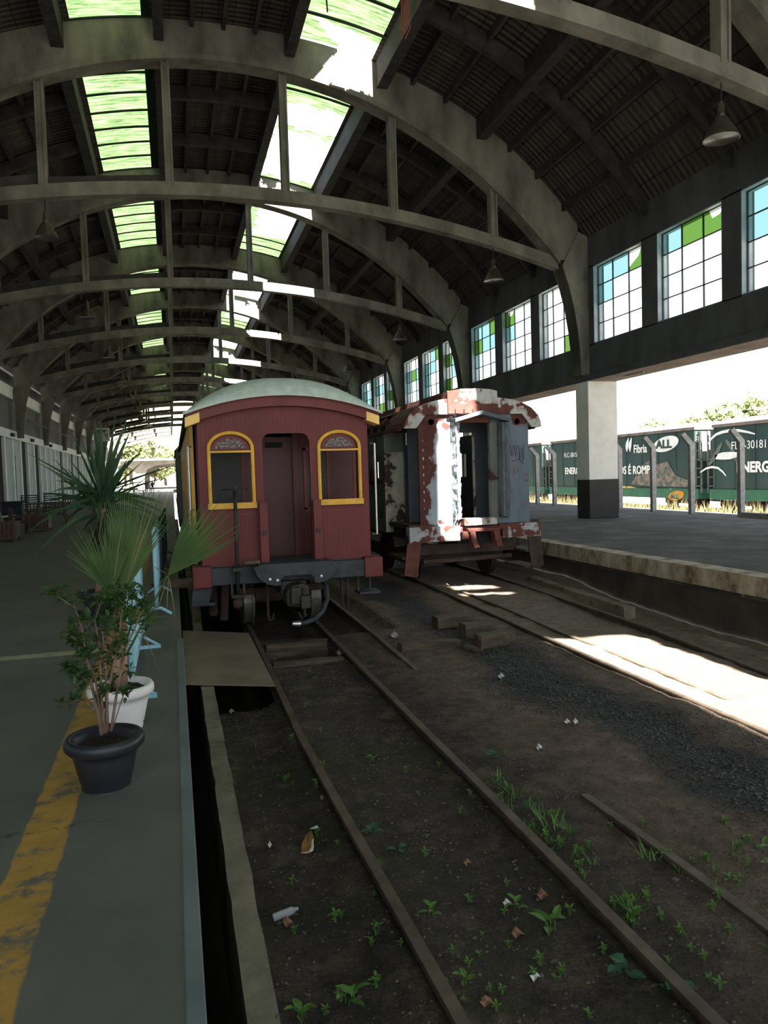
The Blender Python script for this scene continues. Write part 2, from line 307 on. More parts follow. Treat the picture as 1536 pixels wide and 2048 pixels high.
# ------------------------------------------------------------------ mesh building
class MB:
    def __init__(s): s.v = []; s.f = []; s.mi = []; s.cur = 0
    def face(s, idx): s.f.append(tuple(idx)); s.mi.append(s.cur)
    def quad(s, *p):
        n = len(s.v); s.v += [Vector(q) for q in p]; s.face(range(n, n + len(p))); return s
    def box(s, x0, x1, y0, y1, z0, z1, taper=0):
        n = len(s.v); t = taper
        s.v += [Vector(q) for q in ((x0 + t, y0 + t, z0), (x1 - t, y0 + t, z0), (x1 - t, y1 - t, z0), (x0 + t, y1 - t, z0), (x0, y0, z1), (x1, y0, z1), (x1, y1, z1), (x0, y1, z1))]
        for q in ((0, 3, 2, 1), (4, 5, 6, 7), (0, 1, 5, 4), (1, 2, 6, 5), (2, 3, 7, 6), (3, 0, 4, 7)): s.face(n + i for i in q)
        return s
    def prism(s, poly, axis, a, b):
        """extrude a 2-D outline along an axis; poly in the other two axes (x,y,z order)"""
        def P(u, w, t): return Vector((t, u, w) if axis == 'x' else (u, t, w) if axis == 'y' else (u, w, t))
        n = len(s.v); k = len(poly)
        s.v += [P(u, w, a) for u, w in poly] + [P(u, w, b) for u, w in poly]
        s.face(range(n + k - 1, n - 1, -1)); s.face(range(n + k, n + 2 * k))
        for i in range(k):
            j = (i + 1) % k; s.face((n + i, n + j, n + k + j, n + k + i))
        return s
    def strip(s, low, top, axis, a, b):
        """solid band between two curves of equal length, extruded"""
        def P(u, w, t): return Vector((t, u, w) if axis == 'x' else (u, t, w))
        n = len(s.v); k = len(low)
        for t in (a, b):
            s.v += [P(u, w, t) for u, w in low] + [P(u, w, t) for u, w in top]
        for i in range(k - 1):
            for o in (0, 2 * k): s.face((n + o + i, n + o + i + 1, n + o + k + i + 1, n + o + k + i))
            s.face((n + i, n + i + 1, n + 2 * k + i + 1, n + 2 * k + i)); s.face((n + k + i, n + k + i + 1, n + 3 * k + i + 1, n + 3 * k + i))
        for i in (0, k - 1): s.face((n + i, n + k + i, n + 3 * k + i, n + 2 * k + i))
        return s
    def tube(s, pts, r, n=8, cap=True):
        pts = [Vector(p) for p in pts]; rs = r if isinstance(r, (list, tuple)) else [r] * len(pts)
        b = len(s.v); prev = None
        for i, p in enumerate(pts):
            t = (pts[min(i + 1, len(pts) - 1)] - pts[max(i - 1, 0)]).normalized()
            if prev is None:
                a = t.orthogonal().normalized()
            else:
                a = (prev - t * prev.dot(t)); a = a.normalized() if a.length > 1e-6 else t.orthogonal().normalized()
            prev = a; c = t.cross(a)
            for j in range(n):
                an = 2 * pi * j / n; s.v.append(p + (a * cos(an) + c * sin(an)) * rs[i])
        for i in range(len(pts) - 1):
            for j in range(n):
                k = (j + 1) % n; s.face((b + i * n + j, b + i * n + k, b + (i + 1) * n + k, b + (i + 1) * n + j))
        if cap:
            s.face(range(b + n - 1, b - 1, -1)); e = b + (len(pts) - 1) * n; s.face(range(e, e + n))
        return s
    def lathe(s, prof, c, n=32, axis='z', sy=1.0):
        """revolve (radius, height) pairs"""
        b = len(s.v); c = Vector(c)
        for r, h in prof:
            for j in range(n):
                a = 2 * pi * j / n
                q = (r * cos(a), r * sin(a) * sy, h) if axis == 'z' else (h, r * cos(a), r * sin(a)) if axis == 'x' else (r * cos(a), h, r * sin(a))
                s.v.append(c + Vector(q))
        for i in range(len(prof) - 1):
            for j in range(n):
                k = (j + 1) % n; s.face((b + i * n + j, b + i * n + k, b + (i + 1) * n + k, b + (i + 1) * n + j))
        for i in (0, len(prof) - 1):
            if prof[i][0] > 1e-4: s.face(range(b + i * n, b + (i + 1) * n))
        return s
    def blade(s, p0, p1, w, droop=0.0, n=3, side=None, wide=.35):
        """a tapering leaf blade from p0 to p1"""
        p0, p1 = Vector(p0), Vector(p1); d = p1 - p0
        sd = (Vector(side) if side is not None else d.cross(Vector((0, 0, 1)))); sd = sd.normalized() if sd.length > 1e-5 else Vector((1, 0, 0))
        b = len(s.v)
        for i in range(n + 1):
            t = i / n; q = p0 + d * t + Vector((0, 0, -droop * t * t))
            k = w * (min(t / wide, 1) * .8 + .2 if t < wide else (1 - (t - wide) / (1 - wide)) * .97 + .03)
            s.v += [q - sd * k / 2, q + sd * k / 2]
        for i in range(n): s.face((b + 2 * i, b + 2 * i + 1, b + 2 * i + 3, b + 2 * i + 2))
        return s
    def leaf(s, p, d, nrm, L, W):
        """a small folded oval leaf"""
        p, d = Vector(p), Vector(d).normalized(); sd = d.cross(Vector(nrm)); sd = sd.normalized() if sd.length > 1e-4 else d.orthogonal().normalized()
        u = sd.cross(d); b = len(s.v)
        s.v += [p, p + d * L * .35 + sd * W * .5 + u * W * .12, p + d * L * .7 + sd * W * .38 + u * W * .05, p + d * L - u * L * .12,
                p + d * L * .7 - sd * W * .38 + u * W * .05, p + d * L * .35 - sd * W * .5 + u * W * .12, p + d * L * .5 - u * L * .02]
        for q in ((0, 1, 6), (1, 2, 6), (2, 3, 6), (3, 4, 6), (4, 5, 6), (5, 0, 6)): s.face(b + i for i in q)
        return s
    def build(s, name, mats, parent=None, loc=None, smooth=False, bevel=0):
        me = bpy.data.meshes.new(name); off = Vector((0, 0, CZ))
        l = (Vector(loc) + off) if loc is not None else Vector((0, 0, 0))
        me.from_pydata([v + off - l for v in s.v], [], s.f)
        for mm in (mats if isinstance(mats, (list, tuple)) else [mats]): me.materials.append(MAT[mm])
        if any(s.mi): me.polygons.foreach_set('material_index', s.mi)
        if smooth: me.polygons.foreach_set('use_smooth', [True] * len(me.polygons))
        me.validate(); me.update()
        o = bpy.data.objects.new(name, me); col.objects.link(o); o.location = l
        if parent is not None:
            o.parent = parent
            if parent.type == 'EMPTY': o.matrix_parent_inverse = Matrix.Translation(-parent.location)
        if bevel:
            b = o.modifiers.new('bevel', 'BEVEL'); b.width = bevel; b.segments = 2; b.limit_method = 'ANGLE'
        return o
def tag(o, label, cat, group=None):
    o['label'] = label; o['category'] = cat; o['kind'] = 'thing'
    if group: o['group'] = group
    return o
def thing(name, label, cat, loc, group=None):
    o = bpy.data.objects.new(name, None); col.objects.link(o); o.location = Vector(loc) + Vector((0, 0, CZ)); o.empty_display_size = .2
    return tag(o, label, cat, group)
def struct(o):
    o['kind'] = 'structure'; return o
def kids(o): return [c for c in col.objects if c.parent == o]
def dup(root, loc=None, rotz=None, label=None, scale=None, tree=None):
    r = root.copy(); col.objects.link(r)
    if loc is not None: r.location = Vector(loc) + Vector((0, 0, CZ))
    if rotz is not None: r.rotation_euler = (0, 0, rotz)
    if scale is not None: r.scale = (scale,) * 3 if isinstance(scale, (int, float)) else scale
    if label: r['label'] = label
    for ch in (tree if tree is not None else kids(root)):
        c = ch.copy(); col.objects.link(c); c.parent = r; c.matrix_parent_inverse = ch.matrix_parent_inverse.copy()
        for g in kids(ch):
            d = g.copy(); col.objects.link(d); d.parent = c; d.matrix_parent_inverse = g.matrix_parent_inverse.copy()
    return r
def R(a, b): return random.uniform(a, b)
def inter(ts, pts):
    return pts
# ================================================================== the setting
XC = 1.84; HW = 11.06                       # middle of the hall and half its width
def ZR(d): return 12.35 - .0263 * d * d - 1.29e-4 * d ** 4          # underside of the roof
def ZL(d): return 11.42 - .040 * d * d - 8.5e-5 * d ** 4            # underside of the arches
def ZC(d): return 7.8 - .0148 * d * d                              # underside of the ties
TY = [11.65 + 9.98 * k for k in range(-1, 14)]                      # where the arches stand
YA, YB = -9.0, 112.0
# ---- left platform and the pit beside it
struct(MB().box(-9.6, -.03, YA, 152, -1.9, -1.6).build('floor_left', 'floor'))
struct(MB().box(-.03, .018, 7.84, 152, -1.9, -1.6).build('floor_edge', 'floor'))
e = MB().box(-.03, .03, .2, 7.82, -1.72, -1.594); struct(e.build('trim_platform_edge', 'strip', bevel=.006))
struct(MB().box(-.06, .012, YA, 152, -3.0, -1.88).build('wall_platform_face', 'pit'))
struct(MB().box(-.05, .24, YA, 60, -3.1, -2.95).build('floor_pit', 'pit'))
# low wall with a broken edge
lw = MB(); ys = [.4 + i * .12 for i in range(205)]
def lwx(i, s): return (.19 if s == 0 else .315) + (mnoise.noise(Vector((i * .35, s * 9, 0))) * .008) + (random.random() < .07) * R(-.012, .012)
a = [(lwx(i, 0), y, -2.12 + mnoise.noise(Vector((y * 2, 3, 0))) * .006) for i, y in enumerate(ys)]; b_ = [(lwx(i, 1), y, -2.12 + mnoise.noise(Vector((y * 2, 7, 0))) * .006) for i, y in enumerate(ys)]
for i in range(len(ys) - 1):
    lw.quad(a[i], b_[i], b_[i + 1], a[i + 1])
    lw.quad((a[i][0], ys[i], -3), a[i], a[i + 1], (a[i + 1][0], ys[i + 1], -3))
    lw.quad(b_[i], (b_[i][0], ys[i], -3), (b_[i + 1][0], ys[i + 1], -3), b_[i + 1])
lw.quad((a[0][0], ys[0], -3), (b_[0][0], ys[0], -3), b_[0], a[0])
struct(lw.build('wall_low_track', 'lowwall'))
# ---- ground between the platforms
def gz(x, y):
    z = -2.275 + .032 * mnoise.noise(Vector((x * 1.1, y * 1.1, 0))) + .02 * mnoise.noise(Vector((x * 4, y * 4, 5))) + .006 * mnoise.noise(Vector((x * 14, y * 14, 9)))
    def sm(t): t = max(0, min(1, t)); return t * t * (3 - 2 * t)
    if x < .95: z -= .05 * sm((.95 - x) / .2)
    if x < .98 and y > 7.5: z -= .35 * sm((y - 7.55) / .35)
    hole = sm((x - 1.03) / .06) * sm((1.97 - x) / .06) * sm((y - 9.05) / .12) * sm((9.95 - y) / .12); z -= .32 * hole
    if y > 10.4 and x < 3.1: z -= .1 * sm((y - 10.4) / .5)
    z -= .13 * sm((x - 5.7) / .9) * sm((13.5 - y) / 4) + .16 * sm((x - 7.1) / .5) * sm((14.5 - y) / 2)
    z += .05 * math.exp(-((x - .98) ** 2 / .05 + (y - 6.35) ** 2 / .25))      # heap over the rail joint
    return z
g = MB(); xs = [.3 + i * .06 for i in range(128)] + [7.95]; gy = [.9 + .06 * i for i in range(225)] + [14.5 + .6 * i for i in range(20)] + [27 + 5 * i for i in range(26)]
gy = [-9, -4, -1, .3] + gy
for y in gy:
    for x in xs: g.v.append(Vector((x, y, gz(x, y))))
nx = len(xs)
for j in range(len(gy) - 1):
    for i in range(nx - 1): g.face((j * nx + i, j * nx + i + 1, (j + 1) * nx + i + 1, (j + 1) * nx + i))
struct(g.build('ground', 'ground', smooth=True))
# ---- right platform
struct(MB().box(7.95, 17.6, YA, 152, -1.95, -1.6).build('floor_right', 'rfloor'))
rb = MB(); yy = [YA + .25 * i for i in range(4 * 161)]
top = [(7.9, y, -1.598) for y in yy]; low = [(7.9, y, -1.885 + .012 * mnoise.noise(Vector((y * 3, 0, 0)))) for y in yy]
for i in range(len(yy) - 1):
    rb.quad(low[i], low[i + 1], top[i + 1], top[i]); rb.quad(top[i], top[i + 1], (8.25, yy[i + 1], -1.597), (8.25, yy[i], -1.597)); rb.quad(low[i + 1], low[i], (8.1, yy[i], -1.9), (8.1, yy[i + 1], -1.9))
struct(rb.build('trim_right_platform_edge', 'band'))
struct(MB().box(7.97, 8.3, YA, 152, -3.0, -1.87).build('wall_right_platform_face', 'damp'))
# ---- the yard beyond and the hills
struct(MB().box(17.6, 300, -60, 420, -2.6, -2.2).build('ground_yard', 'asphalt'))
struct(MB().box(-80, 17.6, 152, 420, -2.3, -1.62).build('ground_far', 'asphalt'))
h = MB(); hx = [44 + 6 * i for i in range(40)]; hy = [-40 + 10 * j for j in range(46)]
for y in hy:
    for x in hx: h.v.append(Vector((x, y, -2.3 + max(0, (x - 46)) * .055 + 1.2 * mnoise.noise(Vector((x * .03, y * .03, 0))) + 0)))
for j in range(len(hy) - 1):
    for i in range(len(hx) - 1): h.face((j * 40 + i, j * 40 + i + 1, (j + 1) * 40 + i + 1, (j + 1) * 40 + i))
struct(h.build('hills', 'hill', smooth=True))
# ---- right wall: beam, window band, header
def wall_band(name, mat, x0, x1, z0, z1, y0=YA, y1=152): return struct(MB().box(x0, x1, y0, y1, z0, z1).build(name, mat))
wall_band('wall_right_beam', 'wall_up', 12.92, 13.5, 2.95, 3.93)
wall_band('trim_right_ledge', 'wall_up', 12.76, 13.1, 2.80, 2.97)
wall_band('ceiling_soffit', 'soffit', 12.80, 13.86, 2.78, 2.86)
wall_band('trim_right_outer', 'soffit', 13.5, 13.88, 2.84, 3.4)
wall_band('wall_right_header', 'wall_up', 12.92, 13.3, 6.32, 7.6)
struct(MB().prism([(13.3, 3.45), (17.3, 3.75), (17.3, 3.9), (13.3, 3.6)], 'y', YA, 152).build('ceiling_outer_canopy', 'canopy'))
wk = 0
def window(y0, y1, x=12.92, glass=True):
    """reveal, steel bars and panes of one window in the right wall"""
    global wk; wk += 1
    z0, z1 = 3.93, 6.32; xg = x + .16
    o = struct(MB().box(x, x + .3, y0 - .0, y0 + .02, z0, z1).box(x, x + .3, y1 - .02, y1, z0, z1).box(x, x + .3, y0, y1, z0, z0 + .02).box(x, x + .3, y0, y1, z1 - .02, z1).build('window_%d' % wk, 'reveal'))
    bars = MB(); ny, nz = 3, 4
    for i in range(ny + 1):
        y = y0 + .02 + (y1 - y0 - .04) * i / ny; t = .03 if i in (0, ny) else .014
        bars.box(xg - .02, xg + .02, y - t, y + t, z0 + .02, z1 - .02)
    for j in range(nz + 1):
        zz = z0 + .02 + (z1 - z0 - .04) * j / nz; t = .025 if j in (0, nz) else .014
        bars.box(xg - .018, xg + .018, y0 + .02, y1 - .02, zz - t, zz + t)
    bars.build('window_bars', 'wframe', o)['kind'] = 'structure'
    p = MB(); rnd = random.Random(wk * 13 + 5)
    far = y0 > 28
    for i in range(ny):
        for j in range(nz):
            r = rnd.random()
            if (wk, i, j) in GREEN: p.cur = 2
            elif (wk, i, j) in CYAN: p.cur = 1
            elif far: p.cur = 1 if r < .34 and j > 0 else 2 if r < .40 else 3 if r < .62 else 0 if r < .8 else -1
            else: p.cur = 0 if r < .55 else 3 if r < .63 else -1
            if p.cur < 0: continue
            ya, yb = (y0 + .02 + (y1 - y0 - .04) * t / ny for t in (i, i + 1)); za, zb = (z0 + .02 + (z1 - z0 - .04) * t / nz for t in (j, j + 1))
            pts = [(xg, ya, za), (xg, yb, za), (xg, yb, zb), (xg, ya, zb)]
            if (wk, i, j) in CHIP:   # a corner is broken out
                pts = [(xg, ya, za), (xg, yb, za), (xg, yb, zb), (xg, ya + (yb - ya) * .75, zb), (xg, ya + (yb - ya) * .6, zb - .22), (xg, ya + (yb - ya) * .3, zb - .2), (xg, ya, zb - .02)] if CHIP[(wk, i, j)] == 0 else [(xg, ya, za), (xg, yb, za), (xg, yb, za + .12), (xg, ya + .35, zb - .25), (xg, ya + .2, zb), (xg, ya, zb)]
            p.quad(*pts)
    if p.f: p.build('window_panes', ['pane_clear', 'pane_cyan', 'pane_green', 'pane_pale'], o)['kind'] = 'structure'
mull = MB(); spans = []
for k in range(len(TY) - 1):
    t = TY[k]
    for (a0, b0) in ((.83, 3.1), (3.73, 6.24), (6.93, 9.45)): spans.append((t + a0, t + b0))
# window numbers 7-9 stand in the bay right of the big pillar, 10-12 in the next, 13-15 beyond
GREEN = {(5, 0, 3), (5, 1, 3), (6, 0, 3), (8, 2, 3), (7, 0, 0), (9, 0, 3), (10, 0, 1), (10, 2, 2), (11, 0, 3), (12, 1, 2), (9, 2, 2)}
CYAN = {(6, 2, 2), (6, 2, 3), (6, 1, 3), (8, 2, 2), (9, 2, 3), (9, 1, 3), (9, 1, 2), (4, 2, 3), (4, 2, 2), (5, 2, 3)}
CHIP = {(5, 0, 3): 0, (6, 0, 3): 1, (8, 2, 3): 0}
for a0, b0 in spans: window(a0, b0)
for i, (a0, b0) in enumerate(spans):
    nxt = spans[i + 1][0] if i + 1 < len(spans) else 152
    struct(MB().box(12.92, 13.3, b0, nxt, 3.9, 6.36).build('wall_right_pier', 'wall_up'))
struct(MB().box(12.92, 13.3, YA, spans[0][0], 3.9, 6.36).build('wall_right_pier', 'wall_up'))
# ---- left wall
XL = XC - HW - .1
struct(MB().box(XL - .3, XL - .12, YA, 143, -1.6, 3.0).build('wall_left_lower', 'grey_panel'))
struct(MB().box(XL - .3, XL + .1, YA, 143, 2.85, 3.35).build('wall_left_fascia', 'white_wall'))
struct(MB().box(XL - .5, XL - .25, YA, 143, 3.3, 7.6).build('wall_left_upper', 'grey_panel'))
struct(MB().box(XL - .3, XL - .02, YA, 143, 5.35, 6.1).build('trim_left_band', 'white_wall'))
struct(MB().box(XL - .27, XL - .2, YA, 143, 6.15, 6.9).build('wall_left_recess', 'dark'))
y = 38.0; i = 0; dn = 0
pil0 = MB().box(XL - .15, XL + .06, 0, .32, -1.6, 2.86).build('trim_left_pilaster', 'white_wall'); struct(pil0); pil0.location.y = y
struct(MB().box(XL - .14, XL - .06, YA, 38, -1.6, 2.86).build('wall_left_near', 'white_wall'))
while y < 142:
    if i:
        o = pil0.copy(); col.objects.link(o); o.location.y = y
    k = (0, 1, 0, 2, 0, 1, 2, 0, 2, 1)[i % 10]
    if k == 0: struct(MB().box(XL - .14, XL - .06, y + .32, y + 2.4, -1.6, 2.86).build('wall_left_panel', 'pale_panel'))
    else:
        dn += 1; d = struct(MB().box(XL - .13, XL - .1, y + .32, y + (1.3 if k == 1 else 2.4), -1.6, 1.9 if k == 1 else 2.86).build('door_%d' % dn, 'dark'))
        if k == 1: struct(MB().box(XL - .14, XL - .07, y + 1.3, y + 2.4, -1.6, 2.86).box(XL - .14, XL - .08, y + .32, y + 1.3, 1.9, 2.86).build('wall_left_panel', 'pale_panel'))
    y += 2.4; i += 1
# ---- roof: tiles between the light strips, timbers below
SK = ((-4.0, -1.94), (2.0, 4.27))
def roof_sheet(d0, d1, y0=YA, y1=YB):
    s = MB(); n = max(2, int((d1 - d0) / .35))
    for i in range(n):
        a, b = d0 + (d1 - d0) * i / n, d0 + (d1 - d0) * (i + 1) / n
        s.quad((XC + a, y0, ZR(a) + .12), (XC + b, y0, ZR(b) + .12), (XC + b, y1, ZR(b) + .12), (XC + a, y1, ZR(a) + .12))
    return s
for nm, d0, d1 in (('ceiling_left', -11.3, SK[0][0] + .08), ('ceiling_middle', SK[0][1] - .08, SK[1][0] + .08), ('ceiling_right', SK[1][1] - .08, 11.3)):
    struct(roof_sheet(d0, d1).build(nm, 'ceil', smooth=True))
def ridge(d, w, lo, hi, y0=YA, y1=132): return MB().prism([(XC + d - w, ZR(d) - lo), (XC + d + w, ZR(d) - lo), (XC + d + w, ZR(d) + hi), (XC + d - w, ZR(d) + hi)], 'y', y0, y1)
for d, w, lo in ((-7.55, .16, .42), (-4.25, .16, .55), (-1.72, .13, .5), (1.8, .14, .5), (4.46, .16, .6), (7.55, .16, .42)):
    struct(ridge(d, w, lo, .12).build('ceiling_purlin', 'roof_wood'))
for d in (-10.3, -9.4, -8.5, -6.6, -5.7, -.85, 0, .85, 5.4, 6.4, 8.45, 9.35, 10.25):
    struct(ridge(d, .055, .1, .13, YA, YB).build('ceiling_batten', 'roof_wood'))
for d0, d1 in ((-11.0, -4.2), (-1.75, 1.8), (4.45, 11.0)):
    ds = [d0 + (d1 - d0) * i / 16 for i in range(17)]
    rf = MB().strip([(XC + d, ZR(d) - .34) for d in ds], [(XC + d, ZR(d) + .05) for d in ds], 'y', -.1, .1).build('ceiling_rafter', 'roof_wood'); struct(rf)
    first = True
    for t in TY[:-2]:
        for k in (3.33, 6.66):
            if t + k > 118: continue
            o = rf if first else rf.copy()
            if not first: col.objects.link(o)
            first = False; o.location = (0, t + k, 0)
# ---- light strips in the roof
def hole(x, y):
    j = .16 * mnoise.noise(Vector((x * 2.2, y * 2.2, 1))) + .08 * mnoise.noise(Vector((x * 8, y * 8, 2)))
    for x0, x1, y0, y1 in HOLES:
        if x0 < x + j * .35 < x1 and y0 < y + j * .5 < y1: return True
    for x0, x1, y0, y1 in RAG:
        if x0 < x + j * 1.5 < x1 and y0 < y + j * 2.6 + (x - 5) * .12 < y1: return True
    if 20.5 + .12 * (x - 5) < y + j * .6 < 21.6 and x > 4.2 + (y - 20.5) * .95 + j * .7: return True
    return False
HOLES = [(4.7, 6.04, -8.8, -1.95), (5.15, 6.1, .62, .84), (5.1, 6.1, 1.98, 2.22), (5.2, 6.1, 2.72, 3.08), (4.95, 5.66, 3.38, 5.75), (5.05, 6.14, 7.2, 8.95)]
RAG = [(3.7, 6.3, 25.0, 26.7), (3.95, 6.3, 26.95, 31.2), (4.3, 6.3, 34.3, 38.6), (3.9, 6.3, 42.2, 51.2), (4.4, 6.3, 54.2, 58.6), (4.0, 6.3, 62.5, 71), (4.2, 6.3, 84, 90)]
def skylight(n, d0, d1, y0, y1, solid):
    x0, x1 = XC + d0, XC + d1; s = MB()
    if solid:
        ny, nxx = 8, 6
    else:
        fine = 11 < y1 < 33; ny, nxx = (int((y1 - y0) / .042), 54) if fine else (int((y1 - y0) / .09), 26)
    for j in range(ny):
        for i in range(nxx):
            ax, bx = x0 + (x1 - x0) * i / nxx, x0 + (x1 - x0) * (i + 1) / nxx; ay, by = y0 + (y1 - y0) * j / ny, y0 + (y1 - y0) * (j + 1) / ny
            if not solid and hole((ax + bx) / 2, (ay + by) / 2): continue
            s.quad((ax, ay, ZR(ax - XC) + .13), (bx, ay, ZR(bx - XC) + .13), (bx, by, ZR(bx - XC) + .13), (ax, by, ZR(ax - XC) + .13))
    if not s.f: return
    o = struct(s.build('window_roof_%d' % n, 'sky'))
    b = MB(); nb = 8
    for j in range(nb + 1):
        yb = y0 + (y1 - y0) * j / nb
        pts = [(x0 + (x1 - x0) * i / 6) for i in range(7)]
        if not solid and any(hole(q, yb) for q in pts): continue
        w = .05
        b.strip([(q, ZR(q - XC) + .09) for q in pts], [(q, ZR(q - XC) + .125) for q in pts], 'y', yb - w, yb + w)
    if solid: b.prism([(x1 - .2, ZR(d1 - .2) + .115), (x1, ZR(d1) + .115), (x1, ZR(d1) + .12), (x1 - .2, ZR(d1 - .2) + .12)], 'y', y0, y1)
    if b.f: b.build('lap_bars', 'sky_bar', o)['kind'] = 'structure'
n = 0
for k in range(-1, len(TY) - 4):
    y0 = TY[k] + .2 if k >= 0 else YA; y1 = TY[k + 1] - .2
    n += 1; skylight(n, *SK[0], y0, y1, True)
    n += 1; skylight(n, *SK[1], y0, y1, False)
# ---- the concrete arches
def make_truss(y):
    t = thing('roof_arch', 'x', 'roof truss', (XC, y, -1.6), 'concrete arches carrying the hall roof')
    ds = [-10.75 + 21.5 * i / 60 for i in range(61)]
    def lowd(d):
        return ZL(max(-10.2, min(10.2, d))) if abs(d) <= 10.2 else ZL(10.2) + (abs(d) - 10.2) * 1.3
    MB().strip([(XC + d, lowd(d)) for d in ds], [(XC + d, ZR(d) + .08) for d in ds], 'y', y - .2, y + .2).build('arch_rib', 'concrete', t)
    dz = [-10.1 + 20.2 * i / 60 for i in range(61)]
    MB().strip([(XC + d, ZL(d) - .02) for d in dz], [(XC + d, ZL(d) + .13) for d in dz], 'y', y - .27, y + .27).build('arch_flange', 'concrete', t)
    MB().strip([(XC + d, ZC(d) + .07) for d in dz], [(XC + d, ZC(d) + .36) for d in dz], 'y', y - .12, y + .12).strip([(XC + d, ZC(d)) for d in dz], [(XC + d, ZC(d) + .08) for d in dz], 'y', y - .155, y + .155).build('tie_beam', 'concrete', t)
    for d in (-7.95, -4.77, -1.585, 1.585, 4.77, 7.95):
        x = XC + d; z0, z1 = ZC(d) + .3, ZL(d) + .05
        MB().box(x - .11, x - .06, y - .14, y + .14, z0, z1).box(x + .06, x + .11, y - .14, y + .14, z0, z1).box(x - .1, x + .1, y - .09, y + .1, z0, z1).build('hanger', 'concrete', t)
    for sg in (1, -1):
        inner = [(10.16, 6.33), (10.36, 5.75), (10.53, 5.1), (10.65, 4.4), (10.73, 3.7), (10.76, 2.97)]
        poly = [(XC + sg * a, b) for a, b in inner + [(11.1, 2.97), (11.1, 7.3), (10.75, 7.45)]]
        MB().prism(poly, 'y', y - .24, y + .24).strip([(XC + sg * a, b) for a, b in inner], [(XC + sg * (a + .1), b + .02) for a, b in inner], 'y', y - .3, y + .3).build('wall_bracket', 'concrete', t)
    MB().strip([(XC + d, ZC(d) + .40) for d in (-9.4, -7.9, -4.9)], [(XC + d, ZC(d) + .72) for d in (-9.4, -7.9, -4.9)], 'y', y + .1, y + .16).strip([(XC + d, ZC(d) + .40) for d in (-4.65, -1.7)], [(XC + d, ZC(d) + .62) for d in (-4.65, -1.7)], 'y', y + .1, y + .16).build('tie_board', 'roof_wood', t)
    return t
ordn = ['', 'nearest', 'second', 'third', 'fourth', 'fifth', 'sixth', 'seventh', 'eighth', 'ninth', 'tenth', 'eleventh', 'twelfth', 'thirteenth', 'fourteenth']
tr0 = make_truss(TY[1]); tree0 = [c for c in tr0.children]
tr0['label'] = 'nearest concrete arch truss, its tie crossing the top corner with a sunlit patch'
DEEP = ['', '', 'large concrete arch truss whose right foot stands over the white pillar', 'concrete arch truss next behind the one over the white pillar', 'fourth concrete arch truss from the camera, above the pale roofed carriage']
for k in range(2, len(TY)):
    lab = DEEP[k] if k < 5 else '%s concrete arch truss counted from the camera, far down the hall' % ordn[k]
    if k == len(TY) - 1: lab = 'last concrete arch truss at the bright open end of the hall'
    dup(tr0, (XC, TY[k], -1.6), label=lab, tree=tree0)
dup(tr0, (XC, TY[0], -1.6), label='concrete arch truss overhead behind the camera', tree=tree0)
# ---- pillars under the right wall
def pillar(y, label):
    t = thing('pillar', label, 'pillar', (13.3, y, -1.6), 'white pillars on the right platform')
    MB().box(12.77, 13.82, y - .4, y + .36, -.36, 2.775).build('shaft', 'white', t, bevel=.02)
    MB().box(12.765, 13.825, y - .405, y + .365, -1.6, -.36).build('painted_base', 'black', t, bevel=.02)['label'] = 'black painted lower part'
    return t
p0 = pillar(TY[2] + .03, 'white square pillar with black painted base beside the rusty carriage'); tp = [c for c in p0.children]
for k in (0, 1, 3, 4, 5, 6, 7, 8):
    dup(p0, (13.3, TY[k] + .03, -1.6), label='white square pillar with black base hidden farther along the right platform' if k > 2 else 'white square pillar with black base outside the view on the right platform', tree=tp)
for px in (0,):
    MB().tube([(13.3, 20.0, 2.765), (13.3, 19.1, 2.765)], .02, 8).build('x', 'steel')
    col.objects['x'].name = 'fluorescent_tube'
tag(col.objects['fluorescent_tube'], 'thin pale fluorescent tube under the beam beside the pillar top', 'lamp')
# ================================================================== rails and what lies by them
RAILP = [(-.03, .0), (-.034, -.012), (-.034, -.032), (-.012, -.04), (-.012, -.1), (-.055, -.11), (-.055, -.12), (.055, -.12), (.055, -.11), (.012, -.1), (.012, -.04), (.034, -.032), (.034, -.012), (.03, 0)]
def rail(pts, label, group='rails'):
    s = MB(); k = len(RAILP); full = []
    for a, b in zip(pts[:-1], pts[1:]):
        n = max(1, int((Vector(b) - Vector(a)).length / .6)); full += [Vector(a).lerp(Vector(b), i / n) for i in range(n)]
    full.append(Vector(pts[-1]))
    base = full[0]
    for p in full:
        w = .004 * mnoise.noise(p * 1.7)
        s.v += [p + Vector((u + w, 0, z)) for u, z in RAILP]
    for i in range(len(full) - 1):
        for j in range(k): q = (j + 1) % k; s.face((i * k + j, i * k + q, (i + 1) * k + q, (i + 1) * k + j))
    s.face(range(k - 1, -1, -1)); e = (len(full) - 1) * k; s.face(range(e, e + k))
    return tag(s.build('rail', 'rail', loc=base - Vector((0, 0, .12))), label, 'rail', group)
rail([(1.035, .6, -2.205), (1.03, 2.8, -2.205), (.985, 4.8, -2.2), (.957, 6.45, -2.2), (.957, 6.52, -2.2)], 'near length of left rail under the red carriage, up to the dirt-covered joint')
rail([(.962, 6.54, -2.195), (1.0, 9.5, -2.195), (1.01, 12, -2.2), (1.01, 46, -2.2)], 'rail beside the steel plate, running under left wheels of the red carriage')
rail([(1.985, .6, -2.2), (1.985, 2.5, -2.2), (1.998, 5, -2.2), (2.02, 11.5, -2.2), (2.02, 46, -2.2)], 'long right-hand rail of the weedy track under the red carriage')
rail([(2.63, 8.2, -2.262), (2.65, 10, -2.235), (2.66, 13, -2.22), (2.66, 30, -2.22)], 'third rail beside the red carriage, its end sinking into dirt near the sleeper stumps')
rail([(2.7, 1.2, -2.255), (2.7, 3.0, -2.25), (2.68, 3.9, -2.245), (2.68, 4.6, -2.275)], 'half-buried rail among weeds at lower right')
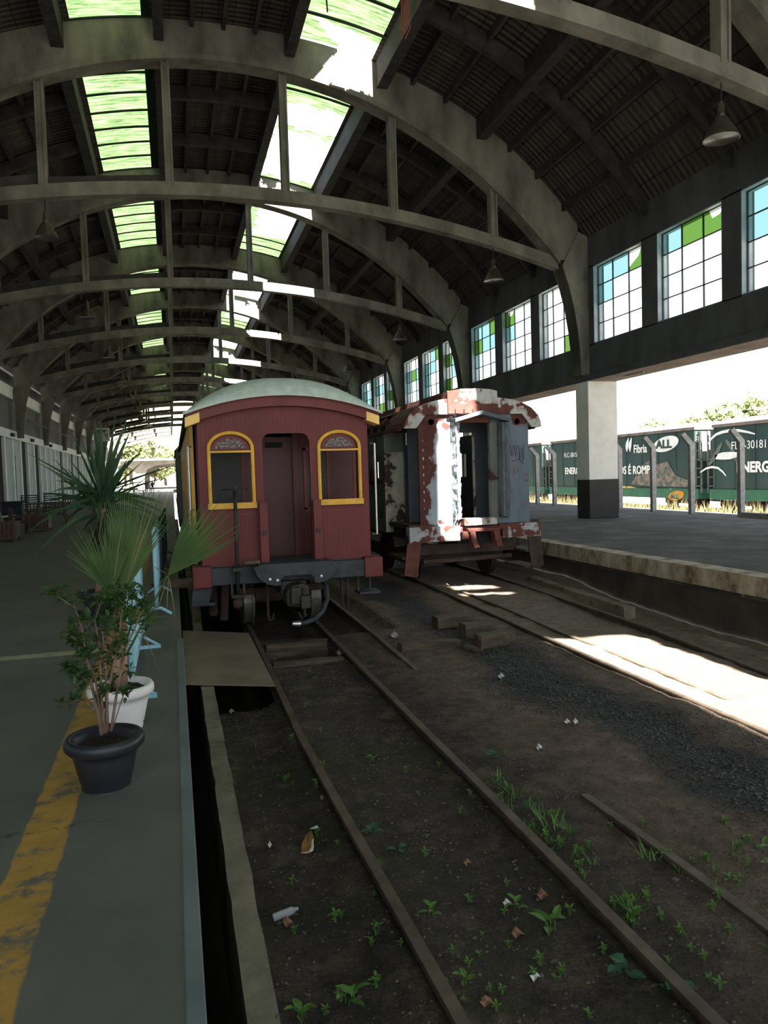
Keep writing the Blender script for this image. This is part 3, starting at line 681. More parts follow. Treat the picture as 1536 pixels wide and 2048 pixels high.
rail([(4.72, 1.0, -2.255), (4.72, 6, -2.25), (4.68, 8.0, -2.225), (4.85, 14.9, -2.215), (4.85, 40, -2.215)], 'left rail under the rusty carriage, crossing the large sunlit patch')
rail([(5.12, 5.2, -2.29), (5.1, 8.8, -2.25), (5.17, 11.4, -2.235), (5.2, 13.2, -2.25)], 'inner guard rail alongside the left rail of the rusty carriage')
rail([(6.3, 1.0, -2.39), (6.35, 6.6, -2.36), (6.5, 9.3, -2.3), (6.56, 15, -2.215), (6.56, 40, -2.215)], 'right rail under the rusty carriage nearest the platform wall')
def slab(name, mat, label, cat, c, L, W, H, ang=0, tilt=0, group=None, jag=.02, roll=0):
    """a rough-sawn block resting at c (its base centre); L runs along ang"""
    s = MB(); n = 7; pts = []
    for i in range(n + 1):
        t = -L / 2 + L * i / n
        for (u, v) in ((-W / 2, 0), (W / 2, 0), (W / 2 * .93, H), (0, H * 1.03), (-W / 2 * .93, H)):
            s.v.append(Vector((t + (R(-jag, jag) if i in (0, n) else 0), u + R(-jag, jag) * .4, v + (R(-jag, jag) * .4 if v else 0))))
    for i in range(n):
        for j in range(5): k = (j + 1) % 5; s.face((i * 5 + j, i * 5 + k, i * 5 + 5 + k, i * 5 + 5 + j))
    s.face((4, 3, 2, 1, 0)); s.face(range(n * 5, n * 5 + 5))
    mt = Matrix.Rotation(ang, 3, 'Z') @ Matrix.Rotation(tilt, 3, 'Y') @ Matrix.Rotation(roll, 3, 'X')
    s.v = [mt @ v + Vector(c) for v in s.v]
    return tag(s.build(name, mat, loc=c), label, cat, group)
slab('wooden_sleeper', 'timber', 'dark wooden sleeper at front edge of the hole between the rails', 'sleeper', (1.5, 8.99, -2.36), .88, .12, .13)
slab('wooden_sleeper', 'timber', 'dark wooden sleeper spanning the rails just under the end of the red carriage', 'sleeper', (1.51, 9.98, -2.42), .84, .16, .2)
slab('sleeper_stump', 'timber', 'short weathered sleeper stump, rearmost of the pile between tracks', 'wood block', (3.92, 10.35, -2.27), .62, .2, .17, .1)
slab('sleeper_stump', 'timber', 'short weathered sleeper stump with sawn end, middle of the pile', 'wood block', (4.0, 9.62, -2.27), .5, .2, .19, .16)
slab('sleeper_stump', 'timber', 'short weathered sleeper stump, frontmost of the pile beside gravel', 'wood block', (3.97, 9.0, -2.27), .56, .2, .17, .24)
slab('fallen_sleeper', 'timber', 'long split sleeper lying flat in front of the stump pile', 'wood block', (3.13, 9.2, -2.29), .8, .15, .1, -.02)
slab('broken_board', 'timber', 'splintered board leaning at left side of the front stump', 'board', (3.6, 8.86, -2.27), .24, .1, .04, -.9, .15)
slab('concrete_kerb', 'lowwall', 'long low concrete kerb lying along the foot of the right platform wall', 'kerb', (6.98, 12.2, -2.44), 3.9, .2, .24, 1.5, 0)
slab('concrete_kerb', 'lowwall', 'nearer low concrete kerb by the right platform wall at frame edge', 'kerb', (7.0, 7.4, -2.6), 3.0, .22, .2, 1.52, 0)
slab('gangway_beam', 'timber_y', 'old wooden beam bridging the platform edge and the red carriage', 'beam', (.14, 11.75, -1.62), .56, .16, .13, -.1, 0)
slab('wooden_prop', 'timber_y', 'upright mossy timber under left corner of the red carriage', 'beam', (.25, 11.6, -2.13), .12, .12, .48)
# steel plate over the gap
pl = MB(); a, b, c, d = (.035, 7.9, -2.082), (.925, 7.68, -2.135), (.925, 10.45, -2.135), (.035, 10.75, -2.082)
tk = Vector((0, 0, -.016)); P4 = [Vector(q) for q in (a, b, c, d)]
pl.quad(*P4); pl.quad(*[p + tk for p in reversed(P4)])
for i in range(4): pl.quad(P4[i], P4[i] + tk, P4[(i + 1) % 4] + tk, P4[(i + 1) % 4])
tag(pl.build('steel_plate', 'plate', loc=(.48, 9.2, -2.15)), 'brown steel plate laid from the platform edge over the pit to the rail', 'plate')

# ================================================================== red carriage
YF = 10.5                                                       # its near end
car = thing('red_carriage', 'dark red wooden railway carriage with yellow window frames and pale rounded roof', 'railway carriage', (1.52, YF, -2.2))
X0, X1 = .34, 2.72; XM = 1.53
def rb(nm, s, mat, par=car, **k): return s.build(nm, mat, par, **k)
def archz(x): u = (x - XM) / 1.34; return 1.06 - .25 * u * u
# end wall with a doorway and two round-headed windows
W1, W2, DR = (.50, 1.05), (2.02, 2.57), (1.21, 1.87)
def wtop(w, x, r=.0): c = (w[0] + w[1]) / 2; h = (w[1] - w[0]) / 2 + r; u = max(-1, min(1, (x - c) / h)); return .42 + (.2 + r) * math.sqrt(max(0, 1 - u * u))
def dtop(x):
    e = min(x - DR[0], DR[1] - x); r = .11
    return .62 if e > r else .62 - r + math.sqrt(max(0, r * r - (r - e) ** 2))
s = MB(); cuts = sorted(set([X0, X1] + [round(W1[0] + (W1[1] - W1[0]) * i / 12, 4) for i in range(13)] + [round(W2[0] + (W2[1] - W2[0]) * i / 12, 4) for i in range(13)] + [round(DR[0] + d, 4) for d in (0, .03, .07, .11)] + [round(DR[1] - d, 4) for d in (0, .03, .07, .11)] + [.4, 1.15, 1.4, 1.53, 1.7, 1.95]))
for a, b in zip(cuts[:-1], cuts[1:]):
    m_ = (a + b) / 2
    def col2(z0a, z0b, z1a, z1b):
        n = len(s.v)
        for yy in (YF, YF + .06): s.v += [Vector((a, yy, z0a)), Vector((b, yy, z0b)), Vector((b, yy, z1b)), Vector((a, yy, z1a))]
        for q in ((0, 1, 2, 3), (7, 6, 5, 4), (0, 4, 5, 1), (3, 2, 6, 7)): s.face(n + i for i in q)
        for q in ((1, 5, 6, 2), (0, 3, 7, 4)): s.face(n + i for i in q)
    ta, tb = archz(a), archz(b)
    if DR[0] <= m_ <= DR[1]: col2(dtop(a), dtop(b), ta, tb)
    else:
        w = W1 if W1[0] < m_ < W1[1] else W2 if W2[0] < m_ < W2[1] else None
        if w: col2(-1.21, -1.21, -.36, -.36); col2(wtop(w, a), wtop(w, b), ta, tb)
        else: col2(-1.21, -1.21, ta, tb)
ew = rb('end_wall', s, 'red')
xs_ = [.2 + (2.86 - .2) * i / 30 for i in range(31)]
rb('fascia_board', MB().strip([(x, archz(x) - .07) for x in xs_], [(x, archz(x) + .10) for x in xs_], 'y', YF - .13, YF + .1), 'red_flat')
for xa, xb in ((.185, .375), (2.68, 2.865)):
    rb('corner_block', MB().strip([(xa, archz(xa) - .095), (xb, archz(xb) - .095)], [(xa, archz(xa) + .03), (xb, archz(xb) + .03)], 'y', YF - .145, YF + .14), 'cream')['label'] = 'yellow corner block under the eaves'
# roof with a drooping hood at the end
sec = [(-.2, 0), (-.17, .10), (-.05, .19), (.15, .255), (.5, .30), (1.0, .34), (1.4, .35), (13.2, .35), (13.6, .26), (13.85, .12), (14.0, 0)]
s = MB(); nr = 32
for dy, hgt in sec:
    for i in range(nr + 1):
        u = -1 + 2 * i / nr; x = XM + 1.36 * u
        base = 1.15 - .26 * u * u
        s.v.append(Vector((x, YF + dy, base + hgt * (1 - abs(u) ** 2.6) ** .75)))
for j in range(len(sec) - 1):
    for i in range(nr): s.face((j * (nr + 1) + i, j * (nr + 1) + i + 1, (j + 1) * (nr + 1) + i + 1, (j + 1) * (nr + 1) + i))
rf = rb('roof', s, 'roof_car', smooth=True)
rb('roof_lip', MB().strip([(XM + 1.37 * (-1 + 2 * i / 30), 1.125 - .26 * (-1 + 2 * i / 30) ** 2) for i in range(31)], [(XM + 1.37 * (-1 + 2 * i / 30), 1.16 - .26 * (-1 + 2 * i / 30) ** 2) for i in range(31)], 'y', YF - .215, YF - .19), 'roof_car', rf)
rb('ceiling_board', MB().strip([(XM + 1.2 * (-1 + 2 * i / 12), 1.0 - .2 * (-1 + 2 * i / 12) ** 2) for i in range(13)], [(XM + 1.2 * (-1 + 2 * i / 12), 1.03 - .2 * (-1 + 2 * i / 12) ** 2) for i in range(13)], 'y', YF + .06, YF + 13.8), 'red_shaded')
# round-headed window frames
for w in (W1, W2):
    o = .0; c = (w[0] + w[1]) / 2; h = (w[1] - w[0]) / 2 + .02
    path = [(w[0] - .02, -.36)] + [(w[0] - .02, .40)] + [(c - h * cos(t), .42 + .215 * sin(t)) for t in [pi * i / 16 for i in range(17)]] + [(w[1] + .02, .40), (w[1] + .02, -.36)]
    fr = rb('window_frame', MB().tube([(x, YF - .015, z) for x, z in path], .026, 8), 'yellow'); fr['label'] = 'yellow round-headed window frame'
    rb('sill', MB().box(w[0] - .055, w[1] + .055, YF - .06, YF + .02, -.405, -.325), 'yellow', fr)
    rb('transom', MB().box(w[0] - .01, w[1] + .01, YF - .03, YF + .04, .365, .39), 'yellow', fr)
    p = [(c + (h - .03) * cos(pi * i / 16), .40 + .205 * sin(pi * i / 16)) for i in range(17)]
    rb('head_panel', MB().prism(p, 'y', YF + .02, YF + .04), 'red_flat', fr)
    p = [(c + (h - .09) * cos(pi * i / 14), .425 + .13 * sin(pi * i / 14)) for i in range(15)]
    g_ = rb('patterned_glass', MB().prism(p, 'y', YF + .012, YF + .022), 'grille', fr); g_['label'] = 'patterned half-round glass'
    rb('panel_moulding', MB().box(w[0] - .03, w[1] + .03, YF - .012, YF, -.5, -.47), 'red_flat', fr)
# vestibule: floor, inner wall with door and windows, gates
rb('vestibule_floor', MB().box(X0 + .02, X1 - .02, YF - .02, YF + 13.6, -1.27, -1.19), 'slate')
iw = rb('inner_wall', MB().box(X0, 1.28, YF + .98, YF + 1.02, -1.19, .9).box(1.83, X1, YF + .98, YF + 1.02, -1.19, .9), 'red_shaded')
d_ = rb('inner_door', MB().box(1.26, 1.78, YF + .93, YF + .97, -1.19, .62), 'red_shaded')
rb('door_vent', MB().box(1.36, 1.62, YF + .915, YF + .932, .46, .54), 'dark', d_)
rb('door_post', MB().box(1.76, 1.84, YF + .86, YF + 1.0, -1.19, .9).box(1.2, 1.27, YF + .88, YF + 1.0, -1.19, .9), 'red_shaded')
for a, b in ((.55, 1.0), (1.98, 2.3)):
    q = rb('inner_window', MB().box(a - .04, a, YF + .95, YF + .98, -.5, .45).box(b, b + .04, YF + .95, YF + .98, -.5, .45).box(a - .04, b + .04, YF + .95, YF + .98, .41, .46).box(a - .04, b + .04, YF + .95, YF + .98, -.52, -.47), 'red_flat')
    rb('pane', MB().box(a, b, YF + .965, YF + .975, -.47, .41), 'glass_dark', q)
for x, sg in ((1.18, -1), (1.93, 1)):
    q = rb('folding_gate', MB().box(x - .02, x + .02, YF - .14, YF + .02, -1.16, -.34).box(x - .055, x + .055, YF - .15, YF - .11, -1.17, -.33), 'red_flat')
    rb('latch', MB().box(x - .03, x + .03, YF - .17, YF - .15, -.78, -.72), 'iron', q); rb('gate_cap', MB().box(x - .06, x + .06, YF - .17, YF - .1, -.335, -.32), 'red_flat', q)
# sides
for x, sg in ((.26, -1), (2.78, 1)):
    s = MB(); xa, xb = (x, x + .05) if sg < 0 else (x - .05, x)
    ws = [YF + 1.7 + 1.25 * i for i in range(9)]
    s.box(xa, xb, YF + 1.0, YF + 13.0, -1.25, -.25).box(xa, xb, YF + 1.0, YF + 13.0, .5, .9)
    prev = YF + 1.0
    for y in ws: s.box(xa, xb, prev, y, -.25, .5); prev = y + .75
    s.box(xa, xb, prev, YF + 13, -.25, .5)
    q = rb('side_wall', s, 'yellow' if sg < 0 else 'red_flat')
    if sg < 0: q['label'] = 'side wall painted yellow'
    for y in ws: rb('side_pane', MB().box((xa + xb) / 2 - .005, (xa + xb) / 2 + .005, y, y + .75, -.25, .5), 'glass_dark', q)
    rb('grab_rail', MB().tube([(x + sg * -.0, YF + .08, .46), (x + sg * .05, YF + .03, .46), (x + sg * .05, YF + .03, -.86 if sg > 0 else -.4), (x, YF + .08, -.86 if sg > 0 else -.4)], .014, 8), 'steel')['label'] = 'bright steel grab rail'
    rb('side_rail', MB().tube([(x + sg * .04, YF + 1.0, .42), (x + sg * .04, YF + 1.0, -.9)], .012, 6), 'steel')
rb('far_end_wall', MB().box(X0, X1, YF + 13.0, YF + 13.05, -1.2, .9), 'red_flat')
# underframe
rb('buffer_beam', MB().box(.42, 2.62, YF - .14, YF + .06, -1.44, -1.2), 'slate', bevel=.01)['label'] = 'dark slate end beam'
for a, b in ((.2, .45), (2.58, 2.85)):
    rb('beam_end', MB().box(a, b, YF - .17, YF + .12, -1.46, -1.17), 'red_flat', bevel=.015)['label'] = 'red chipped beam end'
for a, b in ((.3, .42), (2.62, 2.74)): rb('sole_bar', MB().box(a, b, YF + .1, YF + 13.3, -1.46, -1.22), 'slate')
ol = [(.98, -1.19)] + [(1.0 + .0, -1.22), (1.02, -1.29), (1.08, -1.37), (1.17, -1.43), (1.28, -1.46), (1.345, -1.45), (1.35, -1.37), (1.40, -1.33), (1.75, -1.33), (1.80, -1.37), (1.81, -1.44), (1.87, -1.455), (1.98, -1.43), (2.07, -1.36), (2.13, -1.28), (2.15, -1.19)]
q = rb('buffing_plate', MB().prism(ol, 'y', YF - .42, YF - .36).prism([(.98, -1.2), (2.15, -1.2), (2.05, -1.155), (1.08, -1.155)], 'y', YF - .42, YF - .0), 'slate', bevel=.006); q['label'] = 'curved dark footplate over the coupler'
rb('plate_bolt', MB().lathe([(.001, -.02), (.02, -.018), (.02, 0)], (1.2, YF - .42, -1.36), 8, 'y').lathe([(.001, -.02), (.02, -.018), (.02, 0)], (1.3, YF - .42, -1.38), 8, 'y').lathe([(.001, -.02), (.02, -.018), (.02, 0)], (1.9, YF - .42, -1.36), 8, 'y'), 'steel', q)
kn = rb('coupler', MB().box(1.36, 1.72, YF - .28, YF + .6, -1.62, -1.42).prism([(1.4, -1.72), (1.62, -1.76), (1.7, -1.66), (1.7, -1.46), (1.6, -1.42), (1.44, -1.46), (1.38, -1.56)], 'y', YF - .58, YF - .28), 'iron', bevel=.02)
rb('knuckle', MB().prism([(1.56, YF - .74), (1.68, YF - .72), (1.72, YF - .6), (1.7, YF - .5), (1.56, YF - .5)], 'z', -1.74, -1.57).box(1.44, 1.57, YF - .68, YF - .5, -1.68, -1.46), 'iron', kn, bevel=.012)
rb('coupler_pin', MB().tube([(1.62, YF - .62, -1.48), (1.62, YF - .62, -1.86)], .018, 8).tube([(1.56, YF - .5, -1.82), (1.6, YF - .55, -1.9), (1.65, YF - .6, -1.84)], .014, 6), 'iron', kn)
hs = [(1.98, YF - .12, -1.46), (2.0, YF - .25, -1.56), (1.98, YF - .36, -1.7), (1.9, YF - .45, -1.84), (1.78, YF - .5, -1.93), (1.64, YF - .52, -1.965), (1.56, YF - .52, -1.97)]
q = rb('air_hose', MB().tube(hs, .034, 10), 'slate', smooth=True)
rb('hose_coupling', MB().tube([(1.57, YF - .52, -1.97), (1.46, YF - .54, -1.96)], [.04, .03], 10), 'steel', q)
# hand brake column
q = rb('brake_column', MB().tube([(.795, YF - .24, -.13), (.785, YF - .24, -1.62)], .026, 10), 'iron', smooth=True)
hw = MB().tube([(.795 + .17 * cos(2 * pi * i / 20), YF - .24 + .17 * sin(2 * pi * i / 20), -.135) for i in range(21)], .012, 6)
for i in range(3): hw.tube([(.795, YF - .24, -.135), (.795 + .17 * cos(2 * pi * i / 3), YF - .24 + .17 * sin(2 * pi * i / 3), -.135)], .011, 6)
hw.lathe([(.035, -.03), (.03, .02), (.001, .05)], (.795, YF - .24, -.13), 10); rb('handwheel', hw, 'iron', q)
rb('column_bracket', MB().box(.72, .86, YF - .32, YF - .12, -1.24, -1.19).box(.7, .87, YF - .3, YF - .2, -1.6, -1.56).box(.69, .72, YF - .26, YF - .22, -1.6, -1.42).box(.85, .88, YF - .26, YF - .22, -1.6, -1.42), 'iron', q)
rb('ratchet_pawl', MB().box(.88, 1.09, YF - .3, YF - .2, -1.15, -1.11), 'timber_y', q)
rb('brake_chain', MB().lathe([(.001, -.09), (.06, -.05), (.07, 0), (.05, .06), (.001, .07)], (.78, YF - .2, -1.68), 10), 'iron_rust', q)
# steps
for sg, x in ((-1, .33), (1, 2.7)):
    q = rb('step', MB().box(x - .16, x + .16, YF + .02, YF + .34, -1.73, -1.69), 'slate', bevel=.006)
    if sg < 0: rb('riser', MB().prism([(.2, -1.46), (.46, -1.46), (.4, -1.7), (.17, -1.72)], 'y', YF - .02, YF + .02), 'slate', q)
    rb('step_hanger', MB().box(x - .14 if sg < 0 else x - .16, x - .11 if sg < 0 else x - .13, YF + .16, YF + .2, -1.72, -1.4).box(x + .02, x + .05, YF + .16, YF + .2, -1.72, -1.4), 'iron', q)
for x in (2.28, 2.36): rb('brake_rod', MB().tube([(x, YF + .05, -1.44), (x + .02, YF + .1, -1.9)], .022, 8), 'iron')
# bogies
for by in (YF + 1.88, YF + 11.0):
    bg_ = rb('bogie', MB().box(.84, .92, by - 1.25, by + 1.25, -1.84, -1.64).box(2.12, 2.2, by - 1.25, by + 1.25, -1.84, -1.64).box(.84, 2.2, by - 1.28, by - 1.2, -1.7, -1.6).box(.84, 2.2, by + 1.16, by + 1.28, -1.86, -1.62).box(.7, 2.34, by - .18, by + .18, -1.68, -1.42), 'iron_rust', bevel=.01)
    for wy in (by - .85, by + .85):
        for x, sg in ((1.01, 1), (2.02, -1)):
            pr = [(.06, -.03), (.32, -.02), (.345, -.055), (.365, -.075), (.362, .045), (.40, .052), (.40, .08), (.3, .07), (.1, .04), (.06, .05)]
            rb('wheel', MB().lathe([(r, h * sg) for r, h in pr], (x, wy, -2.2 + .365), 36, 'x'), 'tread', bg_, smooth=False)
        rb('axle', MB().tube([(.8, wy, -1.835), (2.24, wy, -1.835)], .06, 12), 'iron_rust', bg_)
    for x in (.88, 2.16): rb('spring', MB().tube([(x, by - .16, -1.9), (x, by - .16, -1.66)], .07, 10).tube([(x, by + .16, -1.9), (x, by + .16, -1.66)], .07, 10), 'iron', bg_)
rb('brake_beam', MB().box(1.1, 1.9, YF + .55, YF + .62, -1.75, -1.6), 'iron_rust')
rb('safety_hook', MB().tube([(1.22, YF + .1, -1.4), (1.22, YF + .12, -1.95), (1.24, YF + .12, -2.02), (1.28, YF + .12, -2.0), (1.3, YF + .12, -1.92)], .02, 8), 'iron_rust')
rb('brake_lever', MB().tube([(.66, YF + .3, -1.4), (.62, YF + .4, -2.0)], .06, 8), 'iron_rust'); rb('brake_lever', MB().tube([(.5, YF + .5, -1.4), (.48, YF + .55, -1.95)], .07, 8), 'iron_rust')
# second carriage coupled behind
c2 = thing('coupled_carriage', 'dark carriage coupled behind the red one, its grey roof end showing past the yellow side', 'railway carriage', (1.5, 25.2, -2.2))
s = MB()
for dy, hgt in ((0, 0), (.05, .14), (.3, .28), (.8, .36), (13, .36)):
    for i in range(nr + 1):
        u = -1 + 2 * i / nr; s.v.append(Vector((1.5 + 1.42 * u, 25.2 + dy, 1.28 - .3 * u * u + hgt * (1 - abs(u) ** 2.6) ** .75)))
for j in range(4):
    for i in range(nr): s.face((j * (nr + 1) + i, j * (nr + 1) + i + 1, (j + 1) * (nr + 1) + i + 1, (j + 1) * (nr + 1) + i))
s.build('roof', 'roof_car', c2, smooth=True)
MB().box(.14, 2.86, 25.4, 38, -1.25, 1.0).build('body', 'peel_side', c2); MB().box(.14, 2.86, 25.3, 38.1, -1.5, -1.25).build('underframe', 'iron', c2)
for y in (27.2, 35.5):
    b2 = MB().box(.8, 2.2, y - 1.2, y + 1.2, -1.85, -1.55).build('bogie', 'iron', c2)
    for wy in (y - .85, y + .85):
        for x in (1.01, 2.02): MB().lathe([(.06, -.05), (.36, -.05), (.36, .05), (.06, .05)], (x, wy, -1.84), 24, 'x').build('wheel', 'iron', b2)
# ================================================================== rusty carriage
YB0 = 13.6; BX0, BX1, BM = 4.52, 6.82, 5.67
bc = thing('rusty_carriage', 'rusty steel carriage with flaking grey-blue paint, open end door and broken roof', 'railway carriage', (BM, YB0, -2.2))
def bb(nm, s, mat, par=bc, **k): return s.build(nm, mat, par, **k)
BD = (5.30, 6.02)
def wallx(x0, x1, z0, z1): return MB().box(x0, x1, YB0, YB0 + .05, z0, z1)
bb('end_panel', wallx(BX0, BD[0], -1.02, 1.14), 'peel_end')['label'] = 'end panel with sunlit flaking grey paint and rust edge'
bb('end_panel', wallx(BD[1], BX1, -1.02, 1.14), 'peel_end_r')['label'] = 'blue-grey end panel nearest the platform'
bb('lintel', wallx(BD[0], BD[1], .96, 1.14), 'rust')
# end profile of the roof
prof = [(-1.44, .86), (-1.42, .98), (-1.34, 1.12), (-1.2, 1.24), (-1.0, 1.33), (-.8, 1.38), (-.56, 1.42), (-.55, 1.56), (-.3, 1.6), (0, 1.615), (.3, 1.6), (.46, 1.57), (.47, 1.44), (.8, 1.40), (1.0, 1.34), (1.2, 1.24), (1.34, 1.1), (1.4, .97), (1.41, .86)]
def rz(u):
    for (a, za), (b, zb) in zip(prof[:-1], prof[1:]):
        if a <= u <= b: return za + (zb - za) * (u - a) / max(b - a, 1e-6)
hood = bb('roof_hood', MB().strip([(BM + u, max(.86, min(z - .05, 1.12 if abs(u) < 1.15 else .86))) for u, z in prof], [(BM + u, z) for u, z in prof], 'y', YB0 - .06, YB0 + .02), 'peel_top'); hood['label'] = 'flaking roof end with rust patches'
s = MB()
pr2 = [p for p in prof]
for y in (YB0 - .06, YB0 + .25, YB0 + 1.1): s.v += [Vector((BM + u, y, z)) for u, z in pr2]
for j in range(2):
    for i in range(len(pr2) - 1): s.face((j * 19 + i, j * 19 + i + 1, j * 19 + 20 + i, j * 19 + 19 + i))
bb('hood_cover', s, 'roof_rust', hood)
s = MB(); pr3 = [(u, z) for u, z in prof if abs(u) < 1.25]
for y in (YB0 + 1.1, YB0 + 19): s.v += [Vector((BM + u, y, z)) for u, z in pr3]
for i in range(len(pr3) - 1): s.face((i, i + 1, len(pr3) + i + 1, len(pr3) + i))
rf = bb('roof', s, 'roof_rust')
for y in [YB0 + 1.3 + .62 * i for i in range(28)]:
    bb('roof_rib', MB().tube([(BM - 1.2, y, 1.2), (BM - 1.36, y, 1.06), (BM - 1.4, y, .86)], .035, 6), 'roof_rust', rf)
bb('gutter', MB().box(BM - 1.46, BM - 1.38, YB0 + .3, YB0 + 19, .84, .9).box(BM + 1.38, BM + 1.46, YB0 + .3, YB0 + 19, .84, .9).box(BM - 1.4, BM - 1.36, YB0 + 1.0, YB0 + 19, 1.02, 1.07), 'roof_rust', rf)
bb('roof_cant_panel', MB().quad((BM - 1.3, YB0 + 1.1, 1.1), (BM - 1.36, YB0 + 1.1, .87), (BM - 1.36, YB0 + 19, .87), (BM - 1.3, YB0 + 19, 1.1)), 'dark', rf)
q = bb('rib_band', MB().box(5.1, 6.13, YB0 - .12, YB0 - .05, 1.13, 1.31), 'rust'); q['label'] = 'bare red steel band above the door'
for x in (5.24, 5.42, 5.6, 5.78): bb('slot', MB().box(x - .012, x + .012, YB0 - .128, YB0 - .119, 1.13, 1.21), 'dark', q)
bb('top_cap', MB().box(5.1, 6.13, YB0 - .09, YB0 - .05, 1.31, 1.56), 'peel_top', q)
for x in (4.78, 6.57):
    q = bb('lamp_socket', MB().lathe([(.085, 0), (.085, -.02), (.062, -.03), (.055, 0)], (x, YB0, .975), 20, 'y'), 'rust')
    bb('lamp_hole', MB().lathe([(.001, -.006), (.056, -.006)], (x, YB0, .975), 20, 'y'), 'dark', q)
for z in [.6, .42, .26, .1, -.05, -.2, -.38, -.55, -.7]: bb('rivet', MB().box(4.60, 4.62, YB0 - .004, YB0 + .01, z, z + .05), 'canvas')
for k, pts in enumerate(([(6.42, .52), (6.46, .3), (6.5, .5), (6.54, .28), (6.56, .52)], [(6.6, .5), (6.63, .22), (6.67, .46), (6.7, .2), (6.72, .5)], [(6.46, .18), (6.6, .24), (6.7, .14)])):
    bb('scrawl', MB().tube([(x, YB0 - .004, z) for x, z in pts], .006, 4), 'dark')
# canopy and bellows frame round the door
q = bb('door_canopy', MB().strip([(5.17, .95), (5.72, 1.1), (6.3, .95)], [(5.17, 1.02), (5.72, 1.17), (6.3, 1.02)], 'y', YB0 - .3, YB0), 'blue_in'); q['label'] = 'small gabled canopy over the end door'
s = MB(); nz = 16
for i in range(nz):
    z0, z1 = .95 - 1.85 * i / nz, .95 - 1.85 * (i + 1) / nz; a = 5.2 + R(-.02, .02); b = 5.33 + R(-.03, .03)
    s.quad((5.18, YB0 - .02, z0), (a, YB0 - .22, z0), (5.2 + R(-.02, .02), YB0 - .22, z1), (5.18, YB0 - .02, z1)); s.quad((a, YB0 - .24, z0), (b, YB0 - .08, z0), (5.33, YB0 - .08, z1), (5.2, YB0 - .24, z1))
bb('bellows', s, 'canvas')['label'] = 'torn pale bellows strip on the sunlit side'
s = MB().box(6.14, 6.2, YB0 - .26, YB0 - .02, -.88, .95).box(6.22, 6.27, YB0 - .22, YB0, -.9, .95).box(6.28, 6.33, YB0 - .16, YB0, -.88, .92)
bb('bellows', s, 'rubber', bevel=.01)['label'] = 'grey rubber bellows folds'
bb('door_jamb', MB().box(5.98, 6.13, YB0 - .04, YB0 + .08, -1.02, .95), 'peel_side'); bb('door_jamb', MB().box(5.28, 5.33, YB0 - .04, YB0 + .08, -1.02, .95), 'rust')
# inside
bb('vestibule_floor', MB().box(4.3, 7.04, YB0 + .02, YB0 + 19, -1.06, -.98), 'iron_rust')
bb('inner_partition', MB().box(6.03, 6.8, YB0 + .95, YB0 + 1.0, -.98, 1.2), 'blue_in')
bb('inner_partition', MB().box(4.6, 5.28, YB0 + .95, YB0 + 1.0, -.98, 1.2).box(5.28, 6.03, YB0 + .95, YB0 + 1.0, .82, 1.2), 'blue_in')
bb('conduit', MB().tube([(6.02, YB0 + .92, .8), (6.03, YB0 + .92, -.9)], .03, 8), 'peel_cream')
for i in range(5): bb('seat_back', MB().box(5.3, 5.75, YB0 + 4 + i * 1.6, YB0 + 4.1 + i * 1.6, -.95, -.45 + .05), 'bench')
bb('notice_plate', MB().box(5.42, 5.53, YB0 + .5, YB0 + .51, .8, .87), 'canvas')
# sides with open windows
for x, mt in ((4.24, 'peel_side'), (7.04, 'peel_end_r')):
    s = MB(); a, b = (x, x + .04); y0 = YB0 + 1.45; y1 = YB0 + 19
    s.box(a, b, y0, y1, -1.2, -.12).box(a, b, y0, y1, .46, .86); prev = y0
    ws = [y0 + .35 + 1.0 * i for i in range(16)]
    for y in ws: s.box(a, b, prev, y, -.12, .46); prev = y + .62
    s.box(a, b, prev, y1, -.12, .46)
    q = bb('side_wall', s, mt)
    bb('window_rail', MB().box(a - .02 if x < 5 else b, a if x < 5 else b + .02, y0, y1, -.17, -.11), 'iron_rust', q)
    for y in ws: bb('window_mullion', MB().box(a, b, y + .29, y + .34, -.12, .46).box(a - .01, a, y - .02, y + .02, -.12, .46), 'iron_rust', q)
bb('corner_panel', MB().box(4.24, 4.68, YB0 + 1.42, YB0 + 1.46, -1.2, .46), 'peel_cream')['label'] = 'pale flaking corner panel behind the open vestibule'
bb('corner_panel', MB().box(4.24, 4.68, YB0 + 1.42, YB0 + 1.46, .46, .86), 'peel_side')
bb('corner_post', MB().box(4.66, 4.71, YB0 + 1.38, YB0 + 1.46, -1.2, .86), 'blue_in'); bb('vestibule_side', MB().box(4.68, 4.72, YB0 + .06, YB0 + 1.4, -1.2, -1.0).box(6.8, 6.84, YB0 + .04, YB0 + 1.4, -1.0, .86), 'blue_in')
# beam, steps, drawgear, wheels
bb('buffer_beam', MB().box(4.26, 5.28, YB0 - .12, YB0 + .1, -1.31, -1.02), 'peel_beam'); bb('buffer_beam', MB().box(6.1, 6.99, YB0 - .12, YB0 + .1, -1.30, -1.03), 'peel_beam')
bb('threshold', MB().box(5.34, 6.02, YB0 - .2, YB0 + .04, -1.02, -.89), 'peel_top')['label'] = 'sunlit door threshold'
bb('drawgear_frame', MB().box(5.28, 6.1, YB0 - .1, YB0 + .06, -1.16, -1.05).prism([(5.42, -1.12), (5.54, -1.12), (5.56, -1.3), (5.63, -1.44), (5.52, -1.46), (5.46, -1.32)], 'y', YB0 - .26, YB0 - .06).prism([(5.92, -1.12), (6.04, -1.12), (6.08, -1.32), (6.12, -1.46), (6.0, -1.44), (5.95, -1.3)], 'y', YB0 - .26, YB0 - .06).box(5.4, 6.06, YB0 - .26, YB0 - .06, -1.14, -1.08), 'rust', bevel=.008)['label'] = 'bare red coupler frame'
